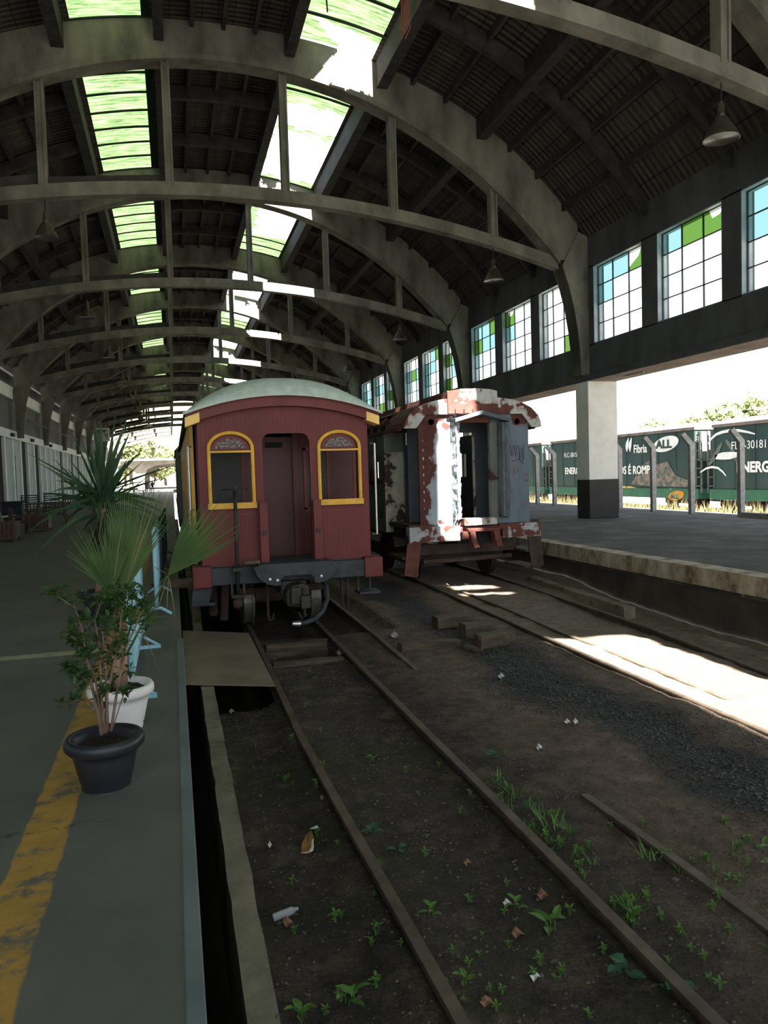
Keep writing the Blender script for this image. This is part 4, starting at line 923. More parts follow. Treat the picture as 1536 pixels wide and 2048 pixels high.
bb('drawgear_bracket', MB().box(5.3, 5.42, YB0 - .22, YB0 - .1, -1.28, -1.14).box(6.12, 6.24, YB0 - .22, YB0 - .1, -1.26, -1.12), 'rust')
bb('drawbar_cavity', MB().box(5.3, 6.1, YB0 + .07, YB0 + .12, -1.4, -1.1), 'dark')
for x, sg in ((4.34, -1), (6.92, 1)):
    q = bb('step_side', MB().prism([(x - .12, -1.31), (x + .16, -1.31), (x + .06, -1.98), (x - .2, -1.92)] if sg < 0 else [(x - .2, -1.3), (x + .08, -1.3), (x + .14, -1.9), (x - .12, -1.95)], 'y', YB0 - .1, YB0 - .06), 'rust' if sg < 0 else 'iron_rust')
    bb('tread', MB().box(x - .22, x + .14, YB0 - .06, YB0 + .9, -1.62, -1.58).box(x - .26, x + .1, YB0 - .06, YB0 + .9, -1.94, -1.90), 'iron_rust', q)
bb('underframe', MB().box(4.4, 6.94, YB0 + .1, YB0 + 19, -1.3, -1.1).box(4.55, 6.75, YB0 + .5, YB0 + .6, -1.62, -1.42).tube([(4.7, YB0 + .45, -1.75), (6.6, YB0 + .45, -1.72)], .05, 8), 'iron_rust')
for by in (YB0 + 2.6, YB0 + 16):
    bo = bb('bogie', MB().box(4.58, 4.68, by - 1.5, by + 1.5, -1.85, -1.6).box(6.72, 6.82, by - 1.5, by + 1.5, -1.85, -1.6).box(4.58, 6.82, by - 1.5, by - 1.38, -1.8, -1.55), 'iron_rust')
    for wy in (by - 1.0, by + 1.0):
        for x, sg in ((4.85, 1), (6.56, -1)):
            bb('wheel', MB().lathe([(r, h * sg) for r, h in [(.06, -.03), (.36, -.02), (.39, -.06), (.41, -.06), (.408, .04), (.45, .047), (.45, .07), (.34, .06), (.06, .05)]], (x, wy, -2.215 + .41), 32, 'x'), 'iron_rust', bo)
        bb('axle', MB().tube([(4.6, wy, -1.8), (6.8, wy, -1.8)], .07, 10), 'iron_rust', bo)
# ================================================================== potted plants on the left platform
def pot(root, c, r, h, mat, lip=.03, soil_drop=.05, foot=.72):
    x, y, z = c
    pr = [(r * foot * .97, 0), (r * foot, .01), (r * foot, h * .12), (r * (foot + .04), h * .16), (r * .9, h * .62), (r * .93, h - .075), (r + lip * .2, h - .072), (r + lip, h - .05), (r + lip, h - .02), (r + lip * .5, h), (r - .005, h), (r - .03, h - .02), (r - .045, h - soil_drop - .04)]
    MB().lathe([(a, z + b) for a, b in pr], (x, y, 0), 40).build('pot', mat, root, smooth=True)
    s = MB(); n = 22
    s.v.append(Vector((x, y, z + h - soil_drop)))
    for k in range(1, 5):
        for j in range(n):
            a = 2 * pi * j / n; rr = (r - .03) * k / 4; s.v.append(Vector((x + rr * cos(a), y + rr * sin(a), z + h - soil_drop + R(-.012, .014))))
    for j in range(n): s.face((0, 1 + j, 1 + (j + 1) % n))
    for k in range(3):
        for j in range(n): s.face((1 + k * n + j, 1 + (k + 1) * n + j, 1 + (k + 1) * n + (j + 1) % n, 1 + k * n + (j + 1) % n))
    s.build('soil', 'soil', root)
# black pot with a leafy shrub
PB = Vector((-.405, 4.16, -1.6))
sh = thing('potted_shrub', 'leafy shrub with thin bare stems in a black plastic pot on the yellow line', 'potted plant', PB)
pot(sh, PB, .178, .275, 'pot_black', .024, .055, .7)
random.seed(11)
stems = [  # base pixel, way points in the photo, measured on the upright plane through the pot
    [(215, 1462), (214, 1390), (236, 1290), (245, 1215), (262, 1190)], [(205, 1468), (190, 1400), (172, 1310), (165, 1260), (150, 1215), (104, 1186)],
    [(210, 1466), (203, 1395), (200, 1300), (190, 1240), (205, 1195)], [(203, 1470), (195, 1420), (182, 1370), (160, 1348), (140, 1338)],
    [(222, 1462), (232, 1395), (250, 1300), (268, 1260), (288, 1210)], [(213, 1464), (212, 1340), (205, 1262), (228, 1230), (240, 1195)], [(206, 1466), (190, 1350), (160, 1300), (150, 1285)],
    [(208, 1466), (196, 1425), (165, 1400), (150, 1402)], [(225, 1458), (240, 1410), (249, 1385)]]
tips = []
for i, st in enumerate(stems):
    dy = R(-.06, .06) if i < 7 else 0; pts = []
    for k, (px, py) in enumerate(st):
        pts.append(yp(px, py, 4.16 + dy * k * .5 + (R(-.03, .03) if k else 0)))
    s = MB().tube(pts, [.0085 * (1 - .75 * k / (len(pts) - 1)) if i < 7 else .003 for k in range(len(pts))], 7)
    for a, b in zip(pts[1:-1], pts[2:]):     # side shoots
        for _ in range(4 if i < 7 else 1):
            p = a.lerp(b, R(0, 1)); q = p + Vector((R(-.07, .07), R(-.09, .09), R(.0, .08))); s.tube([p, q], [.002, .001], 4, False); tips.append((p, q))
    s.build('stem', 'twig', sh, smooth=True); tips += [(pts[-2], pts[-1])] * (3 if i < 7 else 2)
s = MB()
for a, b in tips:
    for _ in range(10):
        d = Vector((R(-1, 1), R(-1, 1), R(-.45, .75))); p = b + Vector((R(-.012, .012), R(-.02, .02), R(-.02, .02)))
        s.leaf(p, d, (R(-.3, .3), R(-.3, .3), 1), R(.035, .062), R(.016, .026))
s.build('foliage', 'shrub', sh)
# white pot with a fan palm
PW = Vector((-.385, 5.12, -1.6))
pm = thing('potted_palm', 'fan palm with large green fronds in a white plastic pot behind the black pot', 'potted plant', PW)
pot(pm, PW, .187, .29, 'pot_white', .022, .03, .7)
random.seed(5)
top = Vector((-.385, 5.12, -1.33))
for dx, tz in ((-.035, .34), (.0, .40), (.03, .36), (-.01, .3)):
    MB().tube([top + Vector((dx * .5, R(-.02, .02), 0)), top + Vector((dx, 0, tz * .5)), top + Vector((dx * 1.2, 0, tz))], [.03, .022, .012], 8).build('stem', 'bark', pm, smooth=True)
def frond(name, hub, axis, spread, L, nb, fold, tilt, droop=.05, mat='palm', width=.016):
    """palm fan: blades set round a hub; axis is the middle blade, tilt leans the fan plane"""
    axis = Vector(axis).normalized(); side = axis.cross(Vector(tilt)).normalized(); up = side.cross(axis)
    st = MB().tube([top + Vector((R(-.015, .015), R(-.01, .01), .1)), top.lerp(hub, .55) + Vector((0, 0, .06)), hub], [.008, .007, .006], 6)
    pet = st.build('petiole', 'palm', pm)
    s = MB(); dry = MB()
    for i in range(nb):
        u = -1 + 2 * i / (nb - 1); a = u * spread
        d = axis * cos(a) + side * sin(a) + up * (fold * abs(u) ** 1.5)
        l = L * (1 - .22 * abs(u) ** 2) * R(.92, 1.06)
        tgt = dry if random.random() < .05 else s
        p1 = hub + d.normalized() * l
        tgt.blade(hub + d.normalized() * .01, p1, width * R(.85, 1.15), droop * R(.3, 1.5), 5, up.cross(d) + up * R(-.35, .35), .4)
    f = s.build('frond', 'palm', pm)
    if dry.f: dry.build('dry_blades', 'palm_dry', f)
H = lambda px, py, y: yp(px, py, y)
def toward(hub, px, py, y): return H(px, py, y) - hub
h1 = H(246, 1190, 5.1); frond('a', h1, toward(h1, 284, 968, 5.0), .36, .80, 38, .12, (0, 1, .1), width=.0125)
h2 = H(335, 1152, 5.15); frond('b', h2, toward(h2, 440, 1035, 5.0), .42, .66, 36, .12, (0, 1, .2), .03, width=.0125)
h3 = H(222, 1192, 5.05); frond('c', h3, toward(h3, 188, 1055, 4.95), .5, .56, 34, .15, (0, 1, .1), .08, width=.0125)
h4 = H(232, 1200, 5.2); frond('d', h4, toward(h4, 235, 1045, 5.5), .5, .52, 28, .1, (.3, 1, .1), .06, width=.0125)
h5 = H(262, 1250, 5.0); frond('e', h5, toward(h5, 290, 1190, 4.9), .8, .33, 22, .1, (0, 1, -.2), .1, width=.012)
s = MB()
for a, b in (((335, 1150), (292, 1115)), ((335, 1150), (300, 1180)), ((337, 1155), (332, 1225)), ((335, 1160), (312, 1215)), ((262, 1215), (320, 1330)), ((250, 1220), (295, 1300)), ((240, 1220), (345, 1200)), ((337, 1150), (352, 1230))):
    s.blade(H(*a, 5.1), H(*b, 5.0), .008, .05, 4, (1, 0, .3))
s.build('fallen_strands', 'palm_dry', pm)
# yucca farther back
YC = Vector((-.93, 9.7, -1.6))
yc = thing('potted_yucca', 'tall yucca with stiff pointed leaves rising behind the fan palm', 'potted plant', YC)
pot(yc, YC, .2, .3, 'pot_black', .02, .04, .7)
MB().tube([YC + Vector((0, 0, .25)), yp(204, 1110, 9.7), yp(206, 1005, 9.7)], [.05, .045, .035], 10).build('trunk', 'bark', yc, smooth=True)
random.seed(3); s = MB(); hd = yp(206, 990, 9.7)
for i in range(84):
    a = R(0, 2 * pi); e = R(-.45, 1.35) if i > 8 else R(1.2, 1.55)
    d = Vector((cos(a) * cos(e), sin(a) * cos(e) * .8, sin(e))); b = hd + Vector((0, 0, R(-.22, .1))) + d * .03
    s.blade(b, b + d * R(.66, 1.0), R(.055, .08), R(.0, .1) if e > .5 else R(.08, .3), 5, d.cross(Vector((R(-.6, .6), R(-1.2, .2), .7))), .3)
s.build('leaves', 'yucca', yc)
s = MB()
for i in range(22):
    a = R(0, 2 * pi); e = R(-1.2, -.35); d = Vector((cos(a) * cos(e), sin(a) * cos(e), sin(e))); b = hd + Vector((0, 0, R(-.4, -.15)))
    s.blade(b, b + d * R(.4, .7), .045, .25, 5, d.cross(Vector((0, .2, 1))), .3)
s.build('drooping_leaves', 'darkleaf', yc)
# ================================================================== light blue barriers along the platform edge
def barrier(y0, y1, x, label, mat='barrier', hz=1.02, flat=True):
    t = thing('barrier', label, 'barrier', (x, (y0 + y1) / 2, -1.6), 'blue barriers along the platform edge')
    z0, z1 = -1.46, -1.6 + hz
    MB().tube([(x, y0, -1.5), (x, y0, z1), (x, y1, z1), (x, y1, -1.5)], .021, 8).tube([(x, y0, z0 + .04), (x, y1, z0 + .04)], .018, 8).build('frame', mat, t, smooth=True)
    n = 15
    for i in range(1, n): y = y0 + (y1 - y0) * i / n; MB().tube([(x, y, z0 + .04), (x, y, z1)], .009, 6, False).build('bar', mat, t)
    for y in (y0 + .02, y1 - .25):
        if flat: MB().box(x - .19, x + .17, y - .02, y + .02, -1.6, -1.57).tube([(x + .16, y, -1.58), (x, y + .02, -1.48)], .014, 6).build('foot', mat, t)
        else: MB().tube([(x - .16, y, -1.585), (x - .05, y, -1.505), (x + .05, y, -1.505), (x + .17, y, -1.585)], .02, 8).build('foot', mat, t, smooth=True)
    return t
barrier(5.75, 7.75, -.35, 'light blue metal barrier directly behind the white pot, on flat feet')
barrier(9.25, 11.4, -.25, 'light blue metal barrier at the platform edge beside the red carriage, on splayed feet', flat=False)
barrier(11.9, 14.1, -.22, 'dark slate barrier right behind the light blue ones', 'barrier_dark', flat=False)
barrier(14.6, 16.8, -.2, 'farthest dark slate barrier along the platform edge', 'barrier_dark', flat=False)
# ================================================================== lamps hung from the ties
def lamp(x, y, label):
    zt = ZC(x - XC)
    t = thing('pendant_lamp', label, 'lamp', (x, y, zt), 'pendant lamps under the arches')
    MB().tube([(x, y, zt + .0), (x, y, zt - .42)], .014, 6).build('cord', 'iron', t)
    MB().lathe([(.03, zt - .34), (.055, zt - .38), (.065, zt - .55), (.07, zt - .6)], (x, y, 0), 18).build('socket', 'lamp', t, smooth=True)
    MB().lathe([(.07, zt - .58), (.13, zt - .66), (.25, zt - .86), (.31, zt - .99), (.318, zt - 1.0), (.30, zt - .99), (.24, zt - .87), (.1, zt - .66)], (x, y, 0), 28).build('shade', ['lamp'], t, smooth=True)
    MB().lathe([(.296, zt - .985), (.235, zt - .872), (.1, zt - .67), (.001, zt - .665)], (x, y, 0), 28).build('lining', 'lamp_in', t, smooth=True)
    MB().lathe([(.001, zt - .94), (.04, zt - .91), (.045, zt - .85), (.03, zt - .75), (.025, zt - .67)], (x, y, 0), 12).build('bulb', 'bulb', t, smooth=True)
    return t
where = {1: 'on the nearest arch', 2: 'on the arch over the white pillar', 3: 'on the third arch', 4: 'on the fourth arch', 5: 'on the fifth arch', 6: 'on the sixth arch', 7: 'on the seventh arch', 8: 'on the eighth arch'}
l0 = None
for k in range(1, 9):
    for x, sd_ in ((XC + 7.95, 'by the windows'), (XC - 4.77, 'over the left platform')):
        lab = 'conical pendant lamp %s, %s' % (where[k], sd_)
        if k == 1 and sd_ == 'by the windows': lab = 'large conical pendant lamp with a red bulb at upper right'
        lamp(x, TY[k], lab)
cb = MB()
for i in range(6): cb.tube([yp(802 + i * 3, -12, 11.65), yp(803 + i * 3.5, 40 + i * 3, 11.65), yp(800 + i * 2, 60 + (i % 3) * 9, 11.65)], .008, 5)
tag(cb.build('loose_cable', 'cable', loc=yp(806, 0, 11.65)), 'bundle of reddish cable ends dangling beside the broken skylight', 'cable')
tag(MB().tube([yp(652, -12, 18.6), yp(655, 24, 18.6)], .02, 6).build('hanging_rod', 'iron', loc=yp(652, -12, 18.6)), 'short dark rod hanging across the nearest green skylight', 'rod')
# ================================================================== fence posts and freight wagons
post0 = None
labels = {18.9: 'bent grey concrete post nearest, in front of the lettered wagon', 21.15: 'bent grey concrete post in front of the gap between wagons', 23.21: 'bent grey concrete post in front of the white oval badge', 25.29: 'bent grey concrete post right behind the white pillar', 30.43: 'bent grey concrete post left of the white pillar', 32.06: 'bent grey concrete post next to the rusty carriage corner', 16.8: 'bent grey concrete post outside the frame at right', 27.7: 'bent grey concrete post hidden behind the white pillar', 34.1: 'bent grey concrete post hidden behind the rusty carriage'}
for y, lab in labels.items():
    x = 16.5
    t = MB(); a = .085
    path = [(x, -1.6), (x, .68), (x - .33, 1.05)]
    t.strip([(x - a, -1.6), (x - a, .66), (x - .40, 1.0)], [(x + a, -1.6), (x + a, .72), (x - .29, 1.10)], 'y', y - .075, y + .075)
    tag(t.build('fence_post', 'post', loc=(x, y, -1.6), bevel=.012), lab, 'post', 'bent concrete fence posts')
tag(MB().box(16.4, 16.62, 16.9, 18.8, -1.6, -1.45).build('fence_rail', 'post', loc=(16.5, 17.9, -1.6)), 'low dark rail at foot of the nearest bent post', 'rail')
WX = 24.0
def text(parent, body, px, py, size, mat='letter', bold=.0, x=WX - .03, sx=1.0, name='lettering', align='LEFT'):
    cu = bpy.data.curves.new(name, 'FONT'); cu.resolution_u = 4; cu.body = body; cu.size = size; cu.extrude = .004; cu.offset = bold; cu.align_x = align
    tmp = bpy.data.objects.new(name, cu); me = bpy.data.meshes.new_from_object(tmp); bpy.data.objects.remove(tmp); me.materials.clear(); me.materials.append(MAT[mat])
    o = bpy.data.objects.new(name, me); col.objects.link(o)
    p = xp(px, py, x) + Vector((0, 0, CZ))
    mt = Matrix(((0, 0, -1), (-1 * sx, 0, 0), (0, 1, 0))).to_4x4(); mt.translation = p
    o.parent = parent; o.matrix_parent_inverse = Matrix.Translation(-parent.location); o.matrix_basis = mt
    return o
def wagon(y0, y1, label, mat):
    t = thing('freight_wagon', label, 'freight wagon', (WX + 1.4, (y0 + y1) / 2, -2.2), 'green covered freight wagons on the outer track')
    s = MB().box(WX, WX + 2.8, y0 + .55, y1 - .55, -1.12, 1.72)
    s.build('body', mat, t)
    for i, y in enumerate([y0 + .6 + (y1 - y0 - 1.2) * k / 10 for k in range(11)]):
        MB().box(WX - .025, WX + .01, y - .05, y + .05, -1.1, 1.66).build('side_rib', mat, t)
    MB().box(WX - .06, WX + 2.86, y0 + .5, y1 - .5, 1.70, 1.84).build('top_rail', 'wagon_top', t)
    MB().prism([(WX - .02, 1.84), (WX + 2.82, 1.84), (WX + 2.0, 2.1), (WX + .8, 2.1)], 'y', y0 + .5, y1 - .5).build('roof', 'wagon_grey', t)
    MB().box(WX - .05, WX + 2.85, y0 + .3, y1 - .3, -1.6, -1.12).build('sill', 'wagon_b', t)['label'] = 'brighter green sill'
    for ya, yb in ((y0 + .1, y0 + .56), (y1 - .56, y1 - .1)):
        MB().box(WX + .1, WX + 2.7, ya + .2, yb - .1, .2, 1.6).build('end_panel', 'wagon_grey', t)
        l = MB().box(WX, WX + .06, ya, ya + .06, -1.3, 1.6).box(WX, WX + .06, yb - .06, yb, -1.3, 1.6)
        for j in range(6): l.box(WX, WX + .05, ya, yb, -1.0 + .42 * j, -.96 + .42 * j)
        l.build('end_ladder', 'wagon_grey', t)
    for yb in (y0 + 2.0, y1 - 2.0):
        b = MB().box(WX + .2, WX + .35, yb - 1.1, yb + 1.1, -1.85, -1.62).box(WX + 2.45, WX + 2.6, yb - 1.1, yb + 1.1, -1.85, -1.62).box(WX + .2, WX + 2.6, yb - .15, yb + .15, -1.7, -1.55).build('bogie', 'iron_rust', t)
        for wy in (yb - .85, yb + .85):
            for x in (WX + .45, WX + 2.3): MB().lathe([(.05, -.06), (.4, -.06), (.42, .06), (.05, .06)], (x, wy, -1.85), 24, 'x').build('wheel', 'iron', b)
    return t
wa = wagon(16.2, 29.75, 'green freight wagon at right with large white lettering and a swoosh', 'wagon')
wb = wagon(29.95, 45.1, 'green freight wagon behind the white pillar with a white oval badge and leaf mark', 'wagon')
wc = wagon(45.3, 60.3, 'green freight wagon showing between the rusty carriage and the white pillar', 'wagon')
text(wa, 'ENERGIA', 1473, 944, .62, bold=.025); text(wa, 'FLC-301811', 1462, 899, .50, sx=.95); text(wa, 'FLC-301811', 1447, 1001, .34); text(wa, '-7Z', 1491, 1000, .34)
def arc(t, pts, w, mat='letter', x=WX - .03):
    P = [xp(a, b, x) for a, b in pts]; s = MB(); n = len(P)
    for i, p in enumerate(P):
        k = w * (sin(pi * (i + .5) / n) ** .7 + .15); d = (P[min(i + 1, n - 1)] - P[max(i - 1, 0)]); nn = Vector((0, -d.z, d.y)).normalized()
        s.v += [p + nn * k / 2, p - nn * k / 2]
    for i in range(n - 1): s.face((2 * i, 2 * i + 1, 2 * i + 3, 2 * i + 2))
    return s.build('painted_swoosh', mat, t)
arc(wa, [(1416, 888), (1422, 878), (1432, 869), (1445, 864), (1460, 861), (1478, 861), (1495, 864), (1510, 868)], .12)
arc(wa, [(1400, 945), (1412, 937), (1424, 934), (1436, 936), (1446, 944), (1452, 952)], .09)
arc(wa, [(1418, 930), (1428, 915), (1436, 900), (1444, 885)], .2, 'wagon_grey'); arc(wa, [(1452, 880), (1462, 895), (1470, 912), (1478, 930)], .2, 'wagon_grey'); arc(wa, [(1430, 914), (1445, 912), (1460, 911), (1475, 909)], .3)
def ellipse(t, px, py, ry, rz_, mat, slant=.0, x=WX - .028, name='badge'):
    c = xp(px, py, x); s = MB(); n = 28
    s.v = [c + Vector((0, ry * cos(2 * pi * i / n) - slant * rz_ * sin(2 * pi * i / n), rz_ * sin(2 * pi * i / n) - ry * cos(2 * pi * i / n) * .12)) for i in range(n)]
    s.face(range(n)); return s.build(name, mat, t)
text(wb, 'Fibria', 1267, 906, .62, bold=.012, sx=.86)
for k in (0, 1):
    c = xp(1254 + 6 * k, 891, WX - .03); s = MB(); n = 10; l = []; r_ = []
    for i in range(n + 1):
        u = i / n; zz = -.36 + .78 * u; wd = .17 * sin(pi * min(1, u * .95 + .02)) + .005; off = -.16 * u * u
        l.append(c + Vector((0, off + wd - .0, zz))); r_.append(c + Vector((0, off - wd * .55, zz)))
    s.v = l + r_
    for i in range(n): s.face((i, n + 1 + i, n + 2 + i, i + 1))
    s.build('leaf_mark', 'letter', wb)
b1 = ellipse(wb, 1331, 888, 1.02, .38, 'letter'); text(wb, 'ALL', 1312, 897, .56, 'wagon', .02, x=WX - .045, sx=1.35)
ellipse(wb, 1352, 991, .62, .24, 'orange', x=WX - .07); text(wb, 'ALL', 1341, 997, .3, 'wagon', .01, x=WX - .085, sx=1.3)
text(wb, 'ÓS É ROMP', 1238, 948, .60, bold=.015, sx=.93); text(wb, 'FLC-3815', 1128, 915, .40); text(wb, 'ENERGIA', 1130, 948, .56, bold=.015); text(wb, 'FLC', 1390, 885, .4, x=WX + .02)
c = [xp(a, b, WX - .026) for a, b in ((1262, 968), (1290, 925), (1303, 920), (1312, 930), (1335, 922), (1350, 950), (1380, 962), (1378, 974), (1300, 972))]
s = MB(); s.v = c; s.face(range(len(c))); s.build('printed_scene', 'mural', wb)
c = [xp(a, b, WX - .024) for a, b in ((1238, 972), (1262, 973), (1282, 978), (1282, 981), (1238, 979))]; s = MB(); s.v = c; s.face(range(5)); s.build('yellow_edge', 'cream', wb)
tag(MB().box(16.7, 17.5, 60, 66, -1.6, -1.5).build('platform_curb', 'post', loc=(17, 63, -1.6)), 'low curb far along the edge of the right platform', 'kerb')
# ================================================================== benches, planters and chairs on the left platform
random.seed(21)
def planter(x, y, w, h, label, plant=0.0):
    t = thing('planter_box', label, 'planter', (x, y, -1.6), 'slatted wooden planters on the left platform')
    n = 7; s = MB()
    for i in range(n):
        a = -w / 2 + w * i / n; s.box(x + a + .008, x + a + w / n - .008, y - w / 2, y - w / 2 + .03, -1.5, -1.6 + h).box(x + a + .008, x + a + w / n - .008, y + w / 2 - .03, y + w / 2, -1.5, -1.6 + h)
        s.box(x - w / 2, x - w / 2 + .03, y + a + .008, y + a + w / n - .008, -1.5, -1.6 + h).box(x + w / 2 - .03, x + w / 2, y + a + .008, y + a + w / n - .008, -1.5, -1.6 + h)
    s.build('slats', 'planter', t)
    for i in (-1, 1):
        for j in (-1, 1): MB().box(x + i * w * .46 - .03, x + i * w * .46 + .03, y + j * w * .46 - .03, y + j * w * .46 + .03, -1.6, -1.6 + h + .01).build('leg', 'planter', t)
    MB().box(x - w / 2 + .03, x + w / 2 - .03, y - w / 2 + .03, y + w / 2 - .03, -1.6 + h - .12, -1.6 + h - .07).build('soil', 'soil', t)
    if plant:
        f = MB()
        for i in range(90):
            a = R(0, 2 * pi); e = R(.0, 1.4); d = Vector((cos(a) * cos(e), sin(a) * cos(e), sin(e))); b = Vector((x + R(-.25, .25), y + R(-.2, .2), -1.6 + h + R(-.05, plant)))
            f.blade(b, b + d * R(.35, .7), .05, .1, 3)
        f.build('foliage', 'darkleaf', t)
    return t
planter(-4.82, 24.0, .78, .56, 'reddish slatted planter box at the left frame edge')
planter(-4.55, 28.3, .72, .56, 'reddish slatted planter box just past the nearest wooden bench')
planter(-6.9, 31.5, .9, .6, 'planter with dark spiky foliage against the white wall', .6)
planter(-8.0, 33.0, 1.0, .6, 'planter with dark spiky foliage at the very left edge of view', .5)
def bench(x, y, rz, label, L=1.5):
    t = thing('wooden_bench', label, 'bench', (x, y, -1.6), 'wooden benches on the left platform')
    for i in range(5): MB().box(x - .22 + i * .095, x - .14 + i * .095, y - L / 2, y + L / 2, -1.6 + .42, -1.6 + .45).build('seat_slat', 'bench', t)
    MB().box(x - .27, x - .23, y - L / 2, y + L / 2, -1.6 + .82, -1.6 + .88).box(x - .27, x - .23, y - L / 2, y + L / 2, -1.6 + .5, -1.6 + .55).build('back_rail', 'bench', t)
    s = MB()
    for i in range(13): yy = y - L / 2 + L * (i + .5) / 13; s.box(x - .265, x - .24, yy - .025, yy + .025, -1.6 + .52, -1.6 + .84)
    s.build('back_slats', 'bench', t)
    for i in (-1, 1):
        for dx, h in ((-.25, .86), (.22, .62)): MB().box(x + dx - .03, x + dx + .03, y + i * (L / 2 - .05) - .03, y + i * (L / 2 - .05) + .03, -1.6, -1.6 + h).build('leg', 'bench', t)
        MB().box(x - .26, x + .26, y + i * (L / 2 - .05) - .03, y + i * (L / 2 - .05) + .03, -1.6 + .6, -1.6 + .64).build('armrest', 'bench', t)
    t.rotation_euler = (0, 0, rz); return t
bench(-4.75, 26.1, .25, 'nearest brown wooden bench between the two reddish planters')
bench(-5.0, 33.2, 1.62, 'dark slatted bench seen from behind, back toward the camera')
bench(-4.6, 40.5, 1.5, 'farther dark bench beside the low table on the left platform')
def slatchair(x, y, label, h=1.15):
    t = thing('slatted_chair', label, 'chair', (x, y, -1.6), 'dark slatted chairs by the white wall')
    MB().box(x - .38, x - .33, y - .03, y + .03, -1.6, -1.6 + h).box(x + .33, x + .38, y - .03, y + .03, -1.6, -1.6 + h).build('back_frame', 'bluegrey', t)
    s = MB()
    for i in range(7): z = -1.6 + .45 + (h - .5) * i / 6; s.box(x - .34, x + .34, y - .02, y + .02, z - .02, z + .03)
    s.build('back_slats', 'bluegrey', t); MB().box(x - .36, x + .36, y - .6, y, -1.6 + .38, -1.6 + .42).build('seat', 'bluegrey', t)
    for i in (-1, 1): MB().box(x + i * .34 - .03, x + i * .34 + .03, y - .6, y - .54, -1.6, -1.6 + .4).build('leg', 'bluegrey', t)
    return t
slatchair(-6.7, 39.5, 'dark slatted chair in front of the white doors, left of the pair'); slatchair(-6.15, 42.5, 'dark slatted chair in front of the white doors, right of the pair')
t = thing('storage_chest', 'dark blue-grey chest standing beside the slatted chairs', 'chest', (-6.8, 36, -1.6))
MB().box(-7.2, -6.4, 35.7, 36.3, -1.6, -.75).build('chest_body', 'bluegrey', t); MB().box(-7.25, -6.35, 35.65, 36.35, -.75, -.68).build('lid', 'bluegrey', t)
t = thing('wooden_stand', 'tall reddish wooden stand among spiky plants by the left wall', 'stand', (-6.6, 30.0, -1.6))
MB().box(-6.85, -6.35, 29.8, 30.2, -.75, -.05).build('stand_box', 'planter', t)
for i in (-.2, .2): MB().box(-6.6 + i - .03, -6.6 + i + .03, 29.95, 30.05, -1.6, -.75).build('leg', 'planter', t)
t = thing('low_table', 'low dark table in front of a bright gap on the left platform', 'table', (-4.9, 44.5, -1.6))
MB().box(-5.9, -3.9, 44.1, 44.9, -1.6 + .5, -1.6 + .56).build('table_top', 'bench', t)
for i in (-1, 1):
    for j in (-1, 1): MB().box(-4.9 + i * .9 - .04, -4.9 + i * .9 + .04, 44.5 + j * .35 - .04, 44.5 + j * .35 + .04, -1.6, -1.1).build('leg', 'bench', t)
t = thing('pale_chair', 'pale reclining garden chair beside the dark chest', 'chair', (-6.4, 32.6, -1.6))
MB().prism([(-6.7, -1.25), (-6.1, -1.2), (-6.1, -1.16), (-6.66, -1.2), (-6.95, -.75), (-7.0, -.77)], 'y', 32.3, 32.9).build('seat_shell', 'white_wall', t)
for i in (-6.6, -6.2):
    for j in (32.35, 32.85): MB().box(i - .02, i + .02, j - .02, j + .02, -1.6, -1.22).build('leg', 'white_wall', t)
for i in range(7):
    x, y = -3.6 + R(-1.8, 1.6), 62 + i * 9
    t = thing('cafe_table', 'dark table with chairs far down the left platform, %s of the far row' % ('nearest', 'second', 'third', 'fourth', 'fifth', 'sixth', 'last')[i], 'table', (x, y, -1.6), 'far tables on the left platform')
    MB().lathe([(.001, -.86), (.7, -.86), (.7, -.9), (.001, -.9)], (x, y, 0), 16).build('table_top', 'bench', t); MB().tube([(x, y, -1.6), (x, y, -.88)], .05, 8).build('leg', 'bench', t)
    MB().lathe([(.35, -1.6), (.3, -1.57), (.001, -1.56)], (x, y, 0), 14).build('base', 'bench', t)
# hanging framed board, conduit, loudspeakers on the left wall
ha, hb = yp(191, 883, 80), yp(219, 856, 80)
t = thing('hanging_board', 'pale framed picture board hung high beside the left wall', 'sign', (ha.x, 80, ha.z))
MB().box(ha.x, hb.x, 79.96, 80.04, ha.z, hb.z).build('frame', 'white', t); MB().box(ha.x + .15, hb.x - .15, 79.94, 79.955, ha.z + .15, hb.z - .15).build('picture', 'sign', t)
for q in (ha.x + .2, hb.x - .2): MB().tube([(q, 80, hb.z), (q, 80, hb.z + 3)], .02, 6).build('hanger', 'iron', t)
tag(MB().tube([(-8.55, 51.4, 4.05), (-8.4, 75, 4.05)], .05, 8).build('conduit', 'iron', loc=(-8.5, 60, 4.05)), 'dark horizontal pipe strung between the left wall brackets', 'pipe')
for i, y in enumerate((49.5, 56, 64)):
    t = thing('wall_floodlight', '%s small dark floodlight on the white fascia of the left wall' % ('nearest', 'second', 'third')[i], 'lamp', (XL + .15, y, 3.0), 'floodlights on the left fascia')
    MB().box(XL + .1, XL + .3, y - .2, y + .2, 2.95, 3.15).build('housing', 'iron', t); MB().tube([(XL + .08, y, 3.2), (XL + .2, y, 3.1)], .02, 6).build('bracket', 'iron', t)
